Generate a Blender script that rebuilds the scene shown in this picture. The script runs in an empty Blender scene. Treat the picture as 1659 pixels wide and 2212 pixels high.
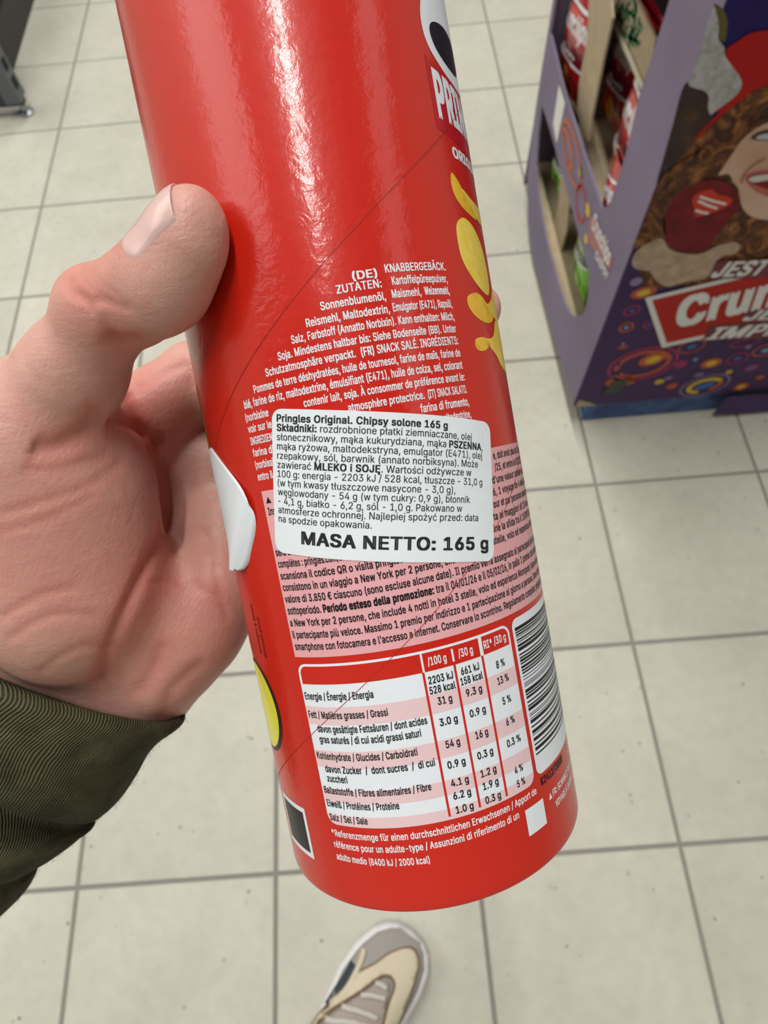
import bpy, bmesh, math, random
import numpy as np
from mathutils import Vector, Matrix, noise as mnoise
from mathutils.geometry import delaunay_2d_cdt

random.seed(7)
SC = bpy.context.scene
COL = SC.collection

# ------------------------------------------------------------------ camera
CAM_ROT = Matrix(((0.99645827, 0.0819613, 0.01879505),
                  (-0.06626318, 0.90296667, -0.42457082),
                  (-0.05176968, 0.42182168, 0.90519963)))
CAM_LOC = Vector((0.90487867, 0.07955388, 1.18981267))
IMG_W, IMG_H, FOCAL = 1659, 2212, 1380.0
cam_data = bpy.data.cameras.new('camera')
cam = bpy.data.objects.new('camera', cam_data)
COL.objects.link(cam)
cam.matrix_world = Matrix.Translation(CAM_LOC) @ CAM_ROT.to_4x4()
cam_data.sensor_fit = 'VERTICAL'
cam_data.sensor_height = 36.0
cam_data.lens = FOCAL / IMG_H * 36.0
cam_data.clip_start = 0.01
cam_data.dof.use_dof = True
cam_data.dof.focus_distance = 0.135
cam_data.dof.aperture_fstop = 24.0
SC.camera = cam

# ------------------------------------------------------------------ light
SC.view_settings.view_transform = 'Standard'
SC.view_settings.look = 'None'
SC.view_settings.gamma = 1.0
SC.view_settings.exposure = 0.0
SC.view_settings.use_curve_mapping = False
world = bpy.data.worlds.new('shop_ambient')
SC.world = world
world.use_nodes = True
bg = world.node_tree.nodes['Background']
bg.inputs[0].default_value = (0.93, 0.97, 1.0, 1)
bg.inputs[1].default_value = 0.07

def strip_or_fill_light(x, y0, y1, z, width, power, tint=(1.0, 0.985, 0.94)):
    """An overhead area light along the aisle"""
    d = bpy.data.lights.new('ceiling_strip_or_fill', 'AREA')
    d.shape = 'RECTANGLE'; d.size = width; d.size_y = y1 - y0
    d.energy = power; d.color = tint
    o = bpy.data.objects.new('ceiling_strip_or_fill', d)
    COL.objects.link(o)
    o.location = (x, (y0 + y1) / 2, z)
    return o
strip_or_fill_light(0.63, -0.46, 4.2, 4.6, 0.13, 200)
strip_or_fill_light(-3.4, -0.5, 5.5, 4.6, 4.0, 260)  # added broad fill light from the left, not one of the aisle strips
strip_or_fill_light(4.4, -1.5, 5.5, 4.6, 1.6, 60)

# ------------------------------------------------------------------ materials
def nt(name, rough=0.5, color=(0.5, 0.5, 0.5), metal=0.0, spec=None, coat=0.0, sss=0.0):
    m = bpy.data.materials.new(name)
    m.use_nodes = True
    b = m.node_tree.nodes['Principled BSDF']
    b.inputs['Base Color'].default_value = (*color, 1)
    b.inputs['Roughness'].default_value = rough
    b.inputs['Metallic'].default_value = metal
    if spec is not None: b.inputs['Specular IOR Level'].default_value = spec
    if coat: b.inputs['Coat Weight'].default_value = coat; b.inputs['Coat Roughness'].default_value = 0.12
    return m, m.node_tree, b

def lk(t, a, b): t.links.new(a, b)
def node(t, kind, **kw):
    n = t.nodes.new(kind)
    for k, v in kw.items():
        if k.startswith('i_'):
            key = k[2:].replace('_', ' ')
            n.inputs[key].default_value = v
        else: setattr(n, k, v)
    return n
def ramp(t, src, stops):
    r = t.nodes.new('ShaderNodeValToRGB')
    while len(r.color_ramp.elements) < len(stops): r.color_ramp.elements.new(0.5)
    for e, (p, c) in zip(r.color_ramp.elements, stops):
        e.position = p; e.color = (*c, 1) if len(c) == 3 else c
    lk(t, src, r.inputs[0])
    return r
def noise_tex(t, vec, scale, detail=3.0, rough=0.5, dist=0.0):
    n = node(t, 'ShaderNodeTexNoise')
    n.inputs['Scale'].default_value = scale; n.inputs['Detail'].default_value = detail
    n.inputs['Roughness'].default_value = rough; n.inputs['Distortion'].default_value = dist
    if vec is not None: lk(t, vec, n.inputs['Vector'])
    return n
def bump(t, b, height, strength, dist, prev=None):
    n = node(t, 'ShaderNodeBump'); n.inputs['Strength'].default_value = strength
    n.inputs['Distance'].default_value = dist
    lk(t, height, n.inputs['Height'])
    if prev is not None: lk(t, prev.outputs[0], n.inputs['Normal'])
    lk(t, n.outputs[0], b.inputs['Normal'])
    return n
def coords(t, kind='Object'):
    return node(t, 'ShaderNodeTexCoord').outputs[kind]
def mixc(t, fac, a, b):
    m = node(t, 'ShaderNodeMix', data_type='RGBA')
    if hasattr(fac, 'type'): lk(t, fac, m.inputs[0])
    else: m.inputs[0].default_value = fac
    for i, v in ((6, a), (7, b)):
        if hasattr(v, 'type'): lk(t, v, m.inputs[i])
        else: m.inputs[i].default_value = (*v, 1)
    return m.outputs[2]

def plain(name, color, rough=0.5, **kw):
    return nt(name, rough, color, **kw)[0]

def paper(name, color, rough=0.36, coat=0.0, grain=0.00003):
    """Printed, lacquered paper wrapped round a card tube: faint orange-peel relief."""
    m, t, b = nt(name, rough, color, coat=coat)
    n = noise_tex(t, coords(t), 900, 3, 0.6)
    bp = bump(t, b, n.outputs[0], 0.55, grain)
    n2 = noise_tex(t, coords(t), 190, 3, 0.55)
    bump(t, b, n2.outputs[0], 0.6, grain * 7, bp)
    b.inputs['Specular IOR Level'].default_value = 0.22
    b.inputs['Coat Roughness'].default_value = 0.16
    cb = node(t, 'ShaderNodeBump'); cb.inputs['Strength'].default_value = 0.75; cb.inputs['Distance'].default_value = grain * 6
    n3 = noise_tex(t, coords(t), 330, 4, 0.6, 0.4); lk(t, n3.outputs[0], cb.inputs['Height']); lk(t, cb.outputs[0], b.inputs['Coat Normal'])
    return m

# ------------------------------------------------------------------ object helpers
def thing(name, label, cat, mat=None, group=None):
    o = bpy.data.objects.new(name, None)
    COL.objects.link(o)
    o.empty_display_size = 0.02
    if mat is not None: o.matrix_world = mat
    o['label'] = label; o['category'] = cat
    if group: o['group'] = group
    return o

def link_mesh(name, me, mat, parent=None, label=None, smooth=False):
    o = bpy.data.objects.new(name, me)
    COL.objects.link(o)
    if mat is not None:
        for mm in (mat if isinstance(mat, (list, tuple)) else [mat]): me.materials.append(mm)
    if parent is not None: o.parent = parent
    if label: o['label'] = label
    if smooth:
        me.polygons.foreach_set('use_smooth', [True] * len(me.polygons))
    return o

def from_bm(name, bm, mat, parent=None, label=None, smooth=False):
    me = bpy.data.meshes.new(name)
    bm.to_mesh(me); bm.free()
    return link_mesh(name, me, mat, parent, label, smooth)

def from_py(name, vs, fs, mat, parent=None, label=None, smooth=False):
    me = bpy.data.meshes.new(name)
    me.from_pydata([tuple(map(float, v)) for v in vs], [], [tuple(map(int, f)) for f in fs])
    me.update()
    return link_mesh(name, me, mat, parent, label, smooth)

def box_bm(bm, x0, x1, y0, y1, z0, z1, bevel=0.0):
    vs = [bm.verts.new(p) for p in ((x0, y0, z0), (x1, y0, z0), (x1, y1, z0), (x0, y1, z0),
                                    (x0, y0, z1), (x1, y0, z1), (x1, y1, z1), (x0, y1, z1))]
    fs = [bm.faces.new([vs[i] for i in f]) for f in ((3, 2, 1, 0), (4, 5, 6, 7), (0, 1, 5, 4), (1, 2, 6, 5), (2, 3, 7, 6), (3, 0, 4, 7))]
    if bevel:
        es = list({e for f in fs for e in f.edges})
        bmesh.ops.bevel(bm, geom=es, offset=bevel, segments=2, affect='EDGES', profile=0.6)
def box(name, x0, x1, y0, y1, z0, z1, mat, parent=None, bevel=0.0, label=None):
    bm = bmesh.new(); box_bm(bm, x0, x1, y0, y1, z0, z1, bevel)
    return from_bm(name, bm, mat, parent, label)

# ------------------------------------------------------------------ lettering
_cap = {}
try:    # the sans-serif face that ships inside Blender; the built-in face if it is missing
    FACE = bpy.data.fonts.load(bpy.utils.system_resource('DATAFILES', path='fonts') + '/Inter.woff2')
except Exception:
    FACE = None
def _outline(body, res=2):
    c = bpy.data.curves.new('lettering', 'FONT')
    c.body = body; c.fill_mode = 'NONE'; c.resolution_u = res
    if FACE: c.font = FACE
    o = bpy.data.objects.new('lettering', c)
    COL.objects.link(o)
    bpy.context.view_layer.update()
    ev = o.evaluated_get(bpy.context.evaluated_depsgraph_get())
    me = ev.to_mesh()
    P = [Vector((v.co.x, v.co.y)) for v in me.vertices]; E = [tuple(e.vertices) for e in me.edges]
    ev.to_mesh_clear()
    bpy.data.objects.remove(o); bpy.data.curves.remove(c)
    return P, E
_glyphs = {}
def _width(s):
    P, E = _outline(s, 1); xs = [p.x for p in P]; return max(xs) - min(xs)
def glyph(ch, fat=0.0):
    """outline of one character, triangulated with the non-zero winding rule; cached.
    Heavier strokes: the union of the outline shifted a little each way."""
    if (ch, fat) not in _glyphs:
        if '|' not in _cap: _cap['|'] = _width('||')
        adv = _width('|' + ch + '|') - _cap['|'] + fat
        P, E = _outline(ch) if ch.strip() else ([], [])
        if not P: _glyphs[ch, fat] = (np.zeros((0, 2)), [], adv)
        else:
            if fat > 0:
                sh = ((-fat, 0), (fat, 0)) if fat < 0.02 else ((-fat, 0.5 * fat), (fat, 0.5 * fat), (-fat, -0.5 * fat), (fat, -0.5 * fat))
                if fat > 0.035: sh += ((0, 0),)
                n = len(P); P = [p + Vector(q) for q in sh for p in P]
                E = [(a + n * k, b + n * k) for k in range(len(sh)) for a, b in E]
            r = delaunay_2d_cdt(P, E, [], 0, 1e-6)
            V = np.array([tuple(v) for v in r[0]]); Fs = []
            A = np.array([tuple(P[a]) for a, b in E]); B = np.array([tuple(P[b]) for a, b in E])
            T = np.array(r[2]); c0 = V[T].mean(1)
            a = A[None] - c0[:, None]; b = B[None] - c0[:, None]
            w = np.arctan2(a[..., 0] * b[..., 1] - a[..., 1] * b[..., 0], (a * b).sum(-1)).sum(1) / (2 * math.pi)
            _glyphs[ch, fat] = (V, [tuple(map(int, t)) for t in T[np.abs(w) > 0.5]], adv)
    return _glyphs[ch, fat]
def _text_mesh(body, fat=0.0, shear=0.0):
    V = []; fs = []; x = 0.0; n = 0
    for ch in body:
        g, f, adv = glyph(ch, fat)
        if len(g): V.append(g + np.array((x, 0.0))); fs += [tuple(i + n for i in q) for q in f]; n += len(g)
        x += adv
    co = np.concatenate(V)
    co[:, 0] += co[:, 1] * shear
    return co, fs, x
def cap_height(fat=0.0):
    if fat not in _cap:
        co, _, _ = _text_mesh('H', fat); _cap[fat] = (co[:, 1].min(), co[:, 1].max())
    return _cap[fat]
def lettering(segs, p0, p1, cap, fat=0.0, shear=0.0, res=2):
    """segs: a string or [(string, fatness)]. Baseline runs p0 -> p1 (2D), capitals are cap tall.
    Returns 2D verts and faces."""
    if isinstance(segs, str): segs = [(segs, fat)]
    V = []; Fc = []; x = 0.0; n = 0
    for s, f in segs:
        co, fs, adv = _text_mesh(s, f, shear)
        co = co.copy(); co[:, 0] += x
        V.append(co); Fc += [tuple(i + n for i in q) for q in fs]
        n += len(co); x += adv
    V = np.concatenate(V)
    lo, hi = cap_height(fat if len(segs) == 1 else 0.0)
    x0, x1 = V[:, 0].min(), V[:, 0].max()
    p0 = np.array(p0, float); p1 = np.array(p1, float)
    L = np.linalg.norm(p1 - p0); ex = (p1 - p0) / L; ey = np.array((-ex[1], ex[0]))
    a = (V[:, 0] - x0) / (x1 - x0) * L; b = (V[:, 1] - lo) / (hi - lo) * cap
    return p0 + a[:, None] * ex + b[:, None] * ey, Fc

class Flat:
    """Collects 2D shapes and maps them onto a surface with a function (u, v, lift) -> xyz."""
    def __init__(self, mapper, lift, step=None):
        self.map = mapper; self.lift = lift; self.step = step; self.V = []; self.F = []
    def add(self, V, F):
        n = len(self.V); self.V += [tuple(map(float, v)) for v in V]
        self.F += [tuple(i + n for i in f) for f in F]; return self
    def text(self, *a, **k): return self.add(*lettering(*a, **k))
    def poly(self, pts):
        if self.step:
            bm = bmesh.new()
            bm.faces.new([bm.verts.new((x, y, 0)) for x, y in pts])
            us = [p[0] for p in pts]; u = math.floor(min(us) / self.step) * self.step
            while u < max(us):
                u += self.step
                bmesh.ops.bisect_plane(bm, geom=bm.verts[:] + bm.edges[:] + bm.faces[:], plane_co=(u, 0, 0), plane_no=(1, 0, 0))
            bmesh.ops.triangulate(bm, faces=bm.faces[:])
            bm.verts.index_update()
            self.add([(v.co.x, v.co.y) for v in bm.verts], [tuple(v.index for v in f.verts) for f in bm.faces])
            bm.free()
        else: self.add(pts, [tuple(range(len(pts)))])
        return self
    def rect(self, u0, v0, u1, v1, r=(0, 0, 0, 0)):
        """corner radii: bottom-left, bottom-right, top-right, top-left"""
        pts = []
        for (cx, cy, sx, sy, a0, rr) in ((u0, v0, 1, 1, 180, r[0]), (u1, v0, -1, 1, 270, r[1]), (u1, v1, -1, -1, 0, r[2]), (u0, v1, 1, -1, 90, r[3])):
            if rr <= 0: pts.append((cx, cy)); continue
            for k in range(7):
                a = math.radians(a0 + 15 * k)
                pts.append((cx + sx * rr + rr * math.cos(a), cy + sy * rr + rr * math.sin(a)))
        return self.poly(pts)
    def ellipse(self, cx, cy, a, b, rot=0, n=32):
        c, s = math.cos(math.radians(rot)), math.sin(math.radians(rot)); pts = []
        for k in range(n):
            t = 2 * math.pi * k / n; x, y = a * math.cos(t), b * math.sin(t)
            pts.append((cx + x * c - y * s, cy + x * s + y * c))
        return self.poly(pts)
    def stroke(self, pts, w):
        pts = [Vector(p) for p in pts]; out = []
        for i, p in enumerate(pts):
            a = pts[max(i - 1, 0)]; b = pts[min(i + 1, len(pts) - 1)]
            d = (b - a).normalized(); out.append((p, Vector((-d.y, d.x)) * w / 2))
        V = []; 
        for p, n in out: V += [tuple(p + n), tuple(p - n)]
        return self.add(V, [(2 * i, 2 * i + 1, 2 * i + 3, 2 * i + 2) for i in range(len(out) - 1)])
    def build(self, name, mat, parent=None, label=None):
        lift = self.lift
        o = from_py(name, [self.map(u, v, lift) for u, v in self.V], self.F, mat, parent, label)
        if any(w in name for w in ('text', 'print', 'letter', 'slogan', 'code', 'bars', 'note', 'rows', 'rules', 'header', 'word', 'name', 'lines')) and 'crisp' not in name: o['kind'] = 'stuff'
        return o

def spline(pts, n=6, closed=False):
    """Catmull-Rom through the points."""
    P = [np.array(p, float) for p in pts]; out = []; N = len(P)
    rng = range(N) if closed else range(N - 1)
    for i in rng:
        if closed: a, b, c, d = P[i - 1], P[i], P[(i + 1) % N], P[(i + 2) % N]
        else: a, b, c, d = P[max(i - 1, 0)], P[i], P[i + 1], P[min(i + 2, N - 1)]
        for k in range(n):
            t = k / n
            out.append(tuple(0.5 * (2 * b + (c - a) * t + (2 * a - 5 * b + 4 * c - d) * t * t + (3 * b - 3 * c + d - a) * t ** 3)))
    if not closed: out.append(tuple(P[-1]))
    return out
# ------------------------------------------------------------------ floor
M_grout = plain('grey_grout', (0.215, 0.20, 0.175), 0.85)
M_tile, t, b = nt('cream_stoneware', 0.38, (0.6, 0.57, 0.48))
pos = node(t, 'ShaderNodeNewGeometry').outputs['Position']
info = node(t, 'ShaderNodeObjectInfo')
n1 = noise_tex(t, pos, 7, 4, 0.6)
base = ramp(t, n1.outputs[0], [(0.3, (0.440, 0.427, 0.362)), (0.7, (0.498, 0.488, 0.418))])
n1b = noise_tex(t, pos, 45, 4, 0.6)
fine = ramp(t, n1b.outputs[0], [(0.3, (0.93, 0.93, 0.93)), (0.7, (1.04, 1.03, 1.0))])
mul = node(t, 'ShaderNodeMix', data_type='RGBA', blend_type='MULTIPLY'); mul.inputs[0].default_value = 1
lk(t, base.outputs[0], mul.inputs[6]); lk(t, fine.outputs[0], mul.inputs[7])
vo = node(t, 'ShaderNodeTexVoronoi', feature='F1'); vo.inputs['Scale'].default_value = 34; vo.inputs['Randomness'].default_value = 1
lk(t, pos, vo.inputs['Vector'])
sp = ramp(t, vo.outputs['Distance'], [(0.045, (1, 1, 1)), (0.13, (0, 0, 0))])
sel = node(t, 'ShaderNodeSeparateColor'); lk(t, vo.outputs['Color'], sel.inputs[0])
thr = ramp(t, sel.outputs[0], [(0.30, (0.05, 0.05, 0.05)), (0.95, (0.95, 0.95, 0.95))])
pm = node(t, 'ShaderNodeMath', operation='MULTIPLY'); lk(t, sp.outputs[0], pm.inputs[0]); lk(t, thr.outputs[0], pm.inputs[1])
col = mixc(t, pm.outputs[0], mul.outputs[2], (0.15, 0.13, 0.10))
hsv = node(t, 'ShaderNodeHueSaturation'); lk(t, col, hsv.inputs['Color'])
mr = node(t, 'ShaderNodeMapRange'); mr.inputs['To Min'].default_value = 0.95; mr.inputs['To Max'].default_value = 1.04
lk(t, info.outputs['Random'], mr.inputs['Value']); lk(t, mr.outputs[0], hsv.inputs['Value'])
lk(t, hsv.outputs[0], b.inputs['Base Color'])
inv = node(t, 'ShaderNodeMath', operation='MULTIPLY'); inv.inputs[1].default_value = -1; lk(t, pm.outputs[0], inv.inputs[0])
bp = bump(t, b, inv.outputs[0], 0.5, 0.0008)
nb = noise_tex(t, pos, 60, 3); bump(t, b, nb.outputs[0], 0.15, 0.001, bp)

TS = 0.33
floor = box('floor', -4.5, 6.0, -3.0, 7.0, -0.05, -0.0022, M_grout)
floor['kind'] = 'structure'; floor['label'] = 'cream square-tiled shop floor with narrow grey joints'
def tile_bm(bm, ox=0.0, oy=0.0):
    g = 0.0030; c = 0.0016; ring = []
    for inset, z in ((g, -0.006), (g, -0.0016), (g + c, 0.0)):
        ring.append([bm.verts.new((ox + x, oy + y, z)) for x, y in ((inset, inset), (TS - inset, inset), (TS - inset, TS - inset), (inset, TS - inset))])
    for a, b2 in ((0, 1), (1, 2)):
        for k in range(4):
            j = (k + 1) % 4; bm.faces.new((ring[a][k], ring[a][j], ring[b2][j], ring[b2][k]))
    bm.faces.new(ring[2])
tb = bmesh.new(); tile_bm(tb)
tile_me = bpy.data.meshes.new('tile'); tb.to_mesh(tile_me); tb.free(); tile_me.materials.append(M_tile)
rnd = random.Random(3)
rest = bmesh.new()
for i in range(-12, 17):
    for j in range(-8, 20):
        if -4 <= i <= 6 and -2 <= j <= 10:
            o = bpy.data.objects.new('tile', tile_me); COL.objects.link(o); o.parent = floor
            o.location = (i * TS, j * TS, rnd.uniform(-0.0003, 0.0003))
        else: tile_bm(rest, i * TS, j * TS)
outer = from_bm('outer_tiles', rest, M_tile, floor); outer['kind'] = 'stuff'

M_wall = plain('pale_wall_paint', (0.62, 0.60, 0.55), 0.8)
for nm, q in (('wall_left', (-4.6, -4.5, -3.1, 7.1)), ('wall_right', (6.0, 6.1, -3.1, 7.1)), ('wall_back', (-4.5, 6.0, 7.0, 7.1)), ('wall_front', (-4.5, 6.0, -3.1, -3.0))):
    w = box(nm, *q, 0.0, 4.8, M_wall); w['kind'] = 'structure'
# ------------------------------------------------------------------ the can, held in front of the camera
MM = 0.001
CAM_M = Matrix.Translation(CAM_LOC) @ CAM_ROT.to_4x4()
def held(x, y, z):
    """millimetres in the frame of the held things -> world"""
    return CAM_M @ Vector((x * MM, y * MM, z * MM))
CAN_P = Vector((13.20488, -80.32797, -172.59714))
CAN_D = Vector((-0.18339246, 0.97911208, 0.08778806))
CAN_E1 = Vector((0.02695348, -0.08426082, 0.99607913))
CAN_E2 = Vector((0.9826702, 0.1850396, -0.01093768))
RC = 38.0
def can_pt(theta_deg, v, r):
    a = math.radians(theta_deg)
    return CAN_P + CAN_D * v + r * (math.cos(a) * CAN_E1 + math.sin(a) * CAN_E2)
canM = Matrix((CAN_E1, CAN_E2, CAN_D)).transposed().to_4x4()
canM = CAM_M @ Matrix.Translation(CAN_P * MM) @ canM
can = thing('snack_can', 'tall glossy red snack can held in the hand, printed with ingredients and nutrition text', 'can', canM)

RED = (0.50, 0.010, 0.0015)
M_red = paper('glossy_red_paper', RED, 0.42, coat=0.65)
M_darkred = paper('deep_red_print', (0.42, 0.006, 0.012), 0.30, coat=0.25)
M_white = paper('white_print', (0.67, 0.71, 0.76), 0.34)
M_pink = paper('pink_print', (0.66, 0.34, 0.36), 0.36)
M_pale = paper('pale_pink_print', (0.68, 0.49, 0.51), 0.36)
M_ink = paper('black_print', (0.012, 0.010, 0.014), 0.34)
M_label = paper('white_sticker_paper', (0.67, 0.72, 0.76), 0.5)
M_labelink = plain('sticker_ink', (0.006, 0.006, 0.008), 0.55)
M_yellow, t, b = nt('yellow_print', 0.3, (0.72, 0.66, 0.02), coat=0.2)
M_tin = plain('brushed_tin', (0.6, 0.6, 0.6), 0.35, metal=1.0)
M_seam = plain('paper_edge', (0.30, 0.01, 0.004), 0.6)

# body: a lathe with a rolled lower edge
prof = [(36.6, 0.9), (37.1, 0.25), (37.6, 0.0), (37.9, 0.12), (RC, 0.45)] + [(RC, v) for v in np.linspace(2, 232, 24)] + [(RC, 233.5)]
NS = 180; V = []; Fc = []
for r, v in prof:
    for k in range(NS):
        a = 2 * math.pi * k / NS; V.append((r * math.cos(a) * MM, r * math.sin(a) * MM, v * MM))
for i in range(len(prof) - 1):
    for k in range(NS):
        j = (k + 1) % NS; Fc.append((i * NS + k, i * NS + j, (i + 1) * NS + j, (i + 1) * NS + k))
from_py('body', V, Fc, M_red, can, smooth=True)
def lathe(name, prof, mat, parent, n=96, label=None):
    V = []; Fc = []
    for r, v in prof:
        for k in range(n):
            a = 2 * math.pi * k / n; V.append((r * math.cos(a) * MM, r * math.sin(a) * MM, v * MM))
    for i in range(len(prof) - 1):
        for k in range(n):
            j = (k + 1) % n; Fc.append((i * n + k, i * n + j, (i + 1) * n + j, (i + 1) * n + k))
    return from_py(name, V, Fc, mat, parent, label, True)
lathe('metal_base', [(0.01, 2.2), (30, 2.2), (34.5, 1.9), (35.6, 0.6), (36.3, 0.35), (36.7, 1.0)], M_tin, can, label='metal disc closing the bottom')
lathe('lid', [(38.3, 231.0), (39.2, 231.2), (39.3, 236.0), (38.7, 237.2), (36.5, 237.4), (35.5, 236.2), (0.01, 236.2)], plain('clear_white_plastic', (0.75, 0.75, 0.75), 0.3), can, label='translucent plastic lid')

def wrap(u, v, lift):
    a = u / RC; r = RC + lift
    return (r * math.cos(a) * MM, r * math.sin(a) * MM, v * MM)
def F(lift, step=1.5): return Flat(wrap, lift, step)

# seam of the spiral wound paper
for (u0, v0, u1, v1) in ((-52, 96.0, 50, 173.5), (-52, 19.8, 50, 93.5)):
    pts = [(u0 + (u1 - u0) * k / 80, v0 + (v1 - v0) * k / 80) for k in range(81)]
    F(0.10).stroke(pts, 0.13).build('paper_seam', M_seam, can, 'thin dark diagonal edge of the wound paper')

# white ingredients text, justified to u = +24.8
T = F(0.05)
FT = 0.024
def ing(s, u0, u1, v, seg=None, cap=1.62, fat=FT): T.text(seg or s, (u0, v), (u1, v), cap, fat)
ing('(DE)', 3.7, 8.7, 130.35, fat=0.03); ing('KNABBERGEBÄCK.', 10.4, 24.9, 131.0 - 0.05)
ing('ZUTATEN:', 0.2, 9.2, 128.3); ing('Kartoffelpüreepulver,', 11.4, 24.8, 128.5)
ing('Sonnenblumenöl,', -3.4, 9.6, 125.8); ing('Maismehl,', 10.9, 17.4, 126.0); ing('Weizenmehl,', 18.2, 24.8, 126.1, fat=0.035)
ing('Reismehl, Maltodextrin,', -6.8, 9.9, 123.25); ing('Emulgator (E471), Rapsöl,', 10.6, 24.9, 123.4)
ing('Salz, Farbstoff (Annatto Norbixin). Kann enthalten: Milch,', -10.4, 24.9, 120.8)
ing('Soja. Mindestens haltbar bis: Siehe Bodenseite (BB). Unter', -13.9, 24.8, 118.3)
ing('Schutzatmosphäre verpackt.', -17.4, 1.6, 115.85)
T.text([('(FR) ', 0.035), ('SNACK SALÉ. INGRÉDIENTS:', FT)], (2.7, 115.85), (24.8, 115.85), 1.62)
ing('Pommes de terre déshydratées, huile de tournesol, farine de maïs, farine de', -21.1, 24.8, 113.3)
T.text([('blé', 0.035), (', farine de riz, maltodextrine, émulsifiant (E471), huile de colza, sel, colorant', FT)], (-24.6, 110.8), (24.85, 110.8), 1.62)
ing('(norbixine', -25.0, -18.6, 108.15); ing('contenir lait, soja. À consommer de préférence avant le:', -10.4, 24.9, 108.3)
ing('voir sur le', -24.9, -18.4, 105.75); ing('atmosphère protectrice.', -1.8, 14.0, 105.7)
T.text([('(IT) ', 0.035), ('SNACK SALATO.', FT)], (14.8, 105.7), (24.9, 105.7), 1.62)
ing('INGREDIENTI', -24.9, -17.6, 103.2); T.text([('farina di ', FT), ('frumento,', 0.03)], (12.6, 103.1), (24.9, 103.1), 1.62)
ing('farina di', -24.9, -19.2, 100.75); ing('maltodestrine,', 16.5, 24.9, 100.5)
ing('(norbissina', -24.9, -18.4, 98.2); ing('entro il', -24.9, -20.6, 95.7)
T.build('ingredients_text', M_white, can, 'white printed ingredients list in German, French and Italian')

# pink promotion panel
pk = F(0.045).rect(-24.7, 57.2, 53.0, 93.4).build('pink_panel', M_pink, can, 'pink panel with black promotion text')
T = F(0.09)
def pr(s, u0, u1, v, cap=1.62, fat=0.024): T.text(s, (u0, v), (u1, v), cap, fat)
T.poly([(-23.9, 90.75), (-22.4, 90.75), (-23.15, 92.1)])
pr('Inscrivez', -23.9, -18.0, 88.2); pr('ou sur', -21.5, -18.0, 85.6)
pr('e, doit avoir plus de 18 ans', 29.8, 48.5, 90.9)
pr('/25, et entre le 01/12/25', 29.6, 48.0, 88.35)
pr("d'une valeur unitaire de 3", 28.0, 48.5, 85.8)
pr('6, 1 voyage de 4 nuits à la', 27.6, 48.5, 83.25)
pr('our et par personne maximum', 27.0, 48.4, 80.7)
pr('ta ai maggiori di 18 anni.', 26.3, 47.4, 78.1)
pr('ine la sfida tra il 15/09/25 al', 25.8, 48.3, 75.6)
pr('stelle, volo ed esperienza hotel', 24.9, 48.3, 73.1)
pr('sera attribué au plus', -24.15, -10.5, 79.4)
pr('complètes : pringles.com/BN1ZUK', -24.1, -4.5, 76.9)
pr('scansiona il codice QR o visita pringles.com e registrati, 4 notti', -24.1, 20.2, 74.3)
pr('consistono in un viaggio a New York per 2 persone, che include 4 notti', -24.15, 24.6, 71.8)
pr('valore di 3.850 € ciascuno (sono escluse alcune date). Il premio verrà assegnato ai partecipanti più veloci', -24.2, 48.3, 69.25)
T.text([('sottoperiodo. ', 0.024), ('Periodo esteso della promozione:', 0.05), (' tra il 04/01/26 e il 05/02/26, in palio 1 premio che consiste', 0.024)], (-24.1, 66.7), (48.3, 66.7), 1.62)
pr('a New York per 2 persone, che include 4 notti in hotel 3 stelle, volo ed esperienza Monopoly (sono escluse', -24.1, 48.3, 64.05)
pr('il partecipante più veloce. Massimo 1 premio per indirizzo e 1 partecipazione al giorno a persona. Sono richiesti', -24.1, 48.3, 61.4)
pr("smartphone con fotocamera e l'accesso a internet. Conservare lo scontrino. Regolamento completo: pringles.com", -24.05, 48.3, 58.8)
T.build('promotion_text', M_ink, pk, 'black printed promotion terms')

# nutrition table
tab = F(0.045).rect(-24.6, 19.2, 25.05, 55.7, (2.2, 2.2, 2.2, 2.2)).build('nutrition_table', M_white, can, 'white ruled nutrition table')
hd = F(0.065)
hd.rect(-24.0, 51.2, 3.15, 55.15, (0, 0, 0, 1.7)); hd.rect(3.6, 51.2, 9.75, 55.15); hd.rect(10.2, 51.2, 16.25, 55.15); hd.rect(17.1, 51.2, 24.5, 55.15, (0, 0, 1.7, 0))
hd.rect(9.7, 51.2, 10.25, 51.9); hd.rect(9.7, 54.6, 10.25, 55.15)
hd.build('table_header', M_red, tab, 'red header row')
st = F(0.065)
for v0, v1, e in ((42.2, 46.2, 0), (32.5, 36.3, 0), (24.5, 27.7, 0)):
    st.rect(-24.5, v0, 24.95, v1)
st.rect(-24.55, 19.25, 25.0, 21.6, (2.1, 2.1, 0, 0))
st.build('shaded_rows', M_pale, tab, 'pale pink rows of the table')
ln = F(0.085)
for u, w in ((3.2, 0.5), (9.95, 0.5), (16.6, 0.55)): ln.rect(u - w / 2, 19.9, u + w / 2, 51.2)
ln.build('column_rules', M_red, tab, 'thin red column rules')
hw = F(0.09)
for s, a, c in (('/100 g', 4.5, 8.5), ('/30 g', 11.2, 14.6), ('RI* /30 g', 17.4, 23.7)): hw.text(s, (a, 52.35), (c, 52.35), 1.75, FT)
hw.build('header_text', M_white, tab)
T = F(0.10)
def tr(s, u0, u1, v, cap=1.62): T.text(s, (u0, v), (u1, v), cap, 0.026)
tr('Energie / Énergie / Energia', -24.1, -7.7, 47.75)
tr('Fett / Matières grasses / Grassi', -24.1, -5.4, 43.6)
tr('davon gesättigte Fettsäuren / dont acides', -22.4, 2.2, 40.5)
tr('gras saturés / di cui acidi grassi saturi', -22.4, 0.5, 38.1)
tr('Kohlenhydrate / Glucides / Carboidrati', -24.1, -0.95, 34.3)
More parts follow.
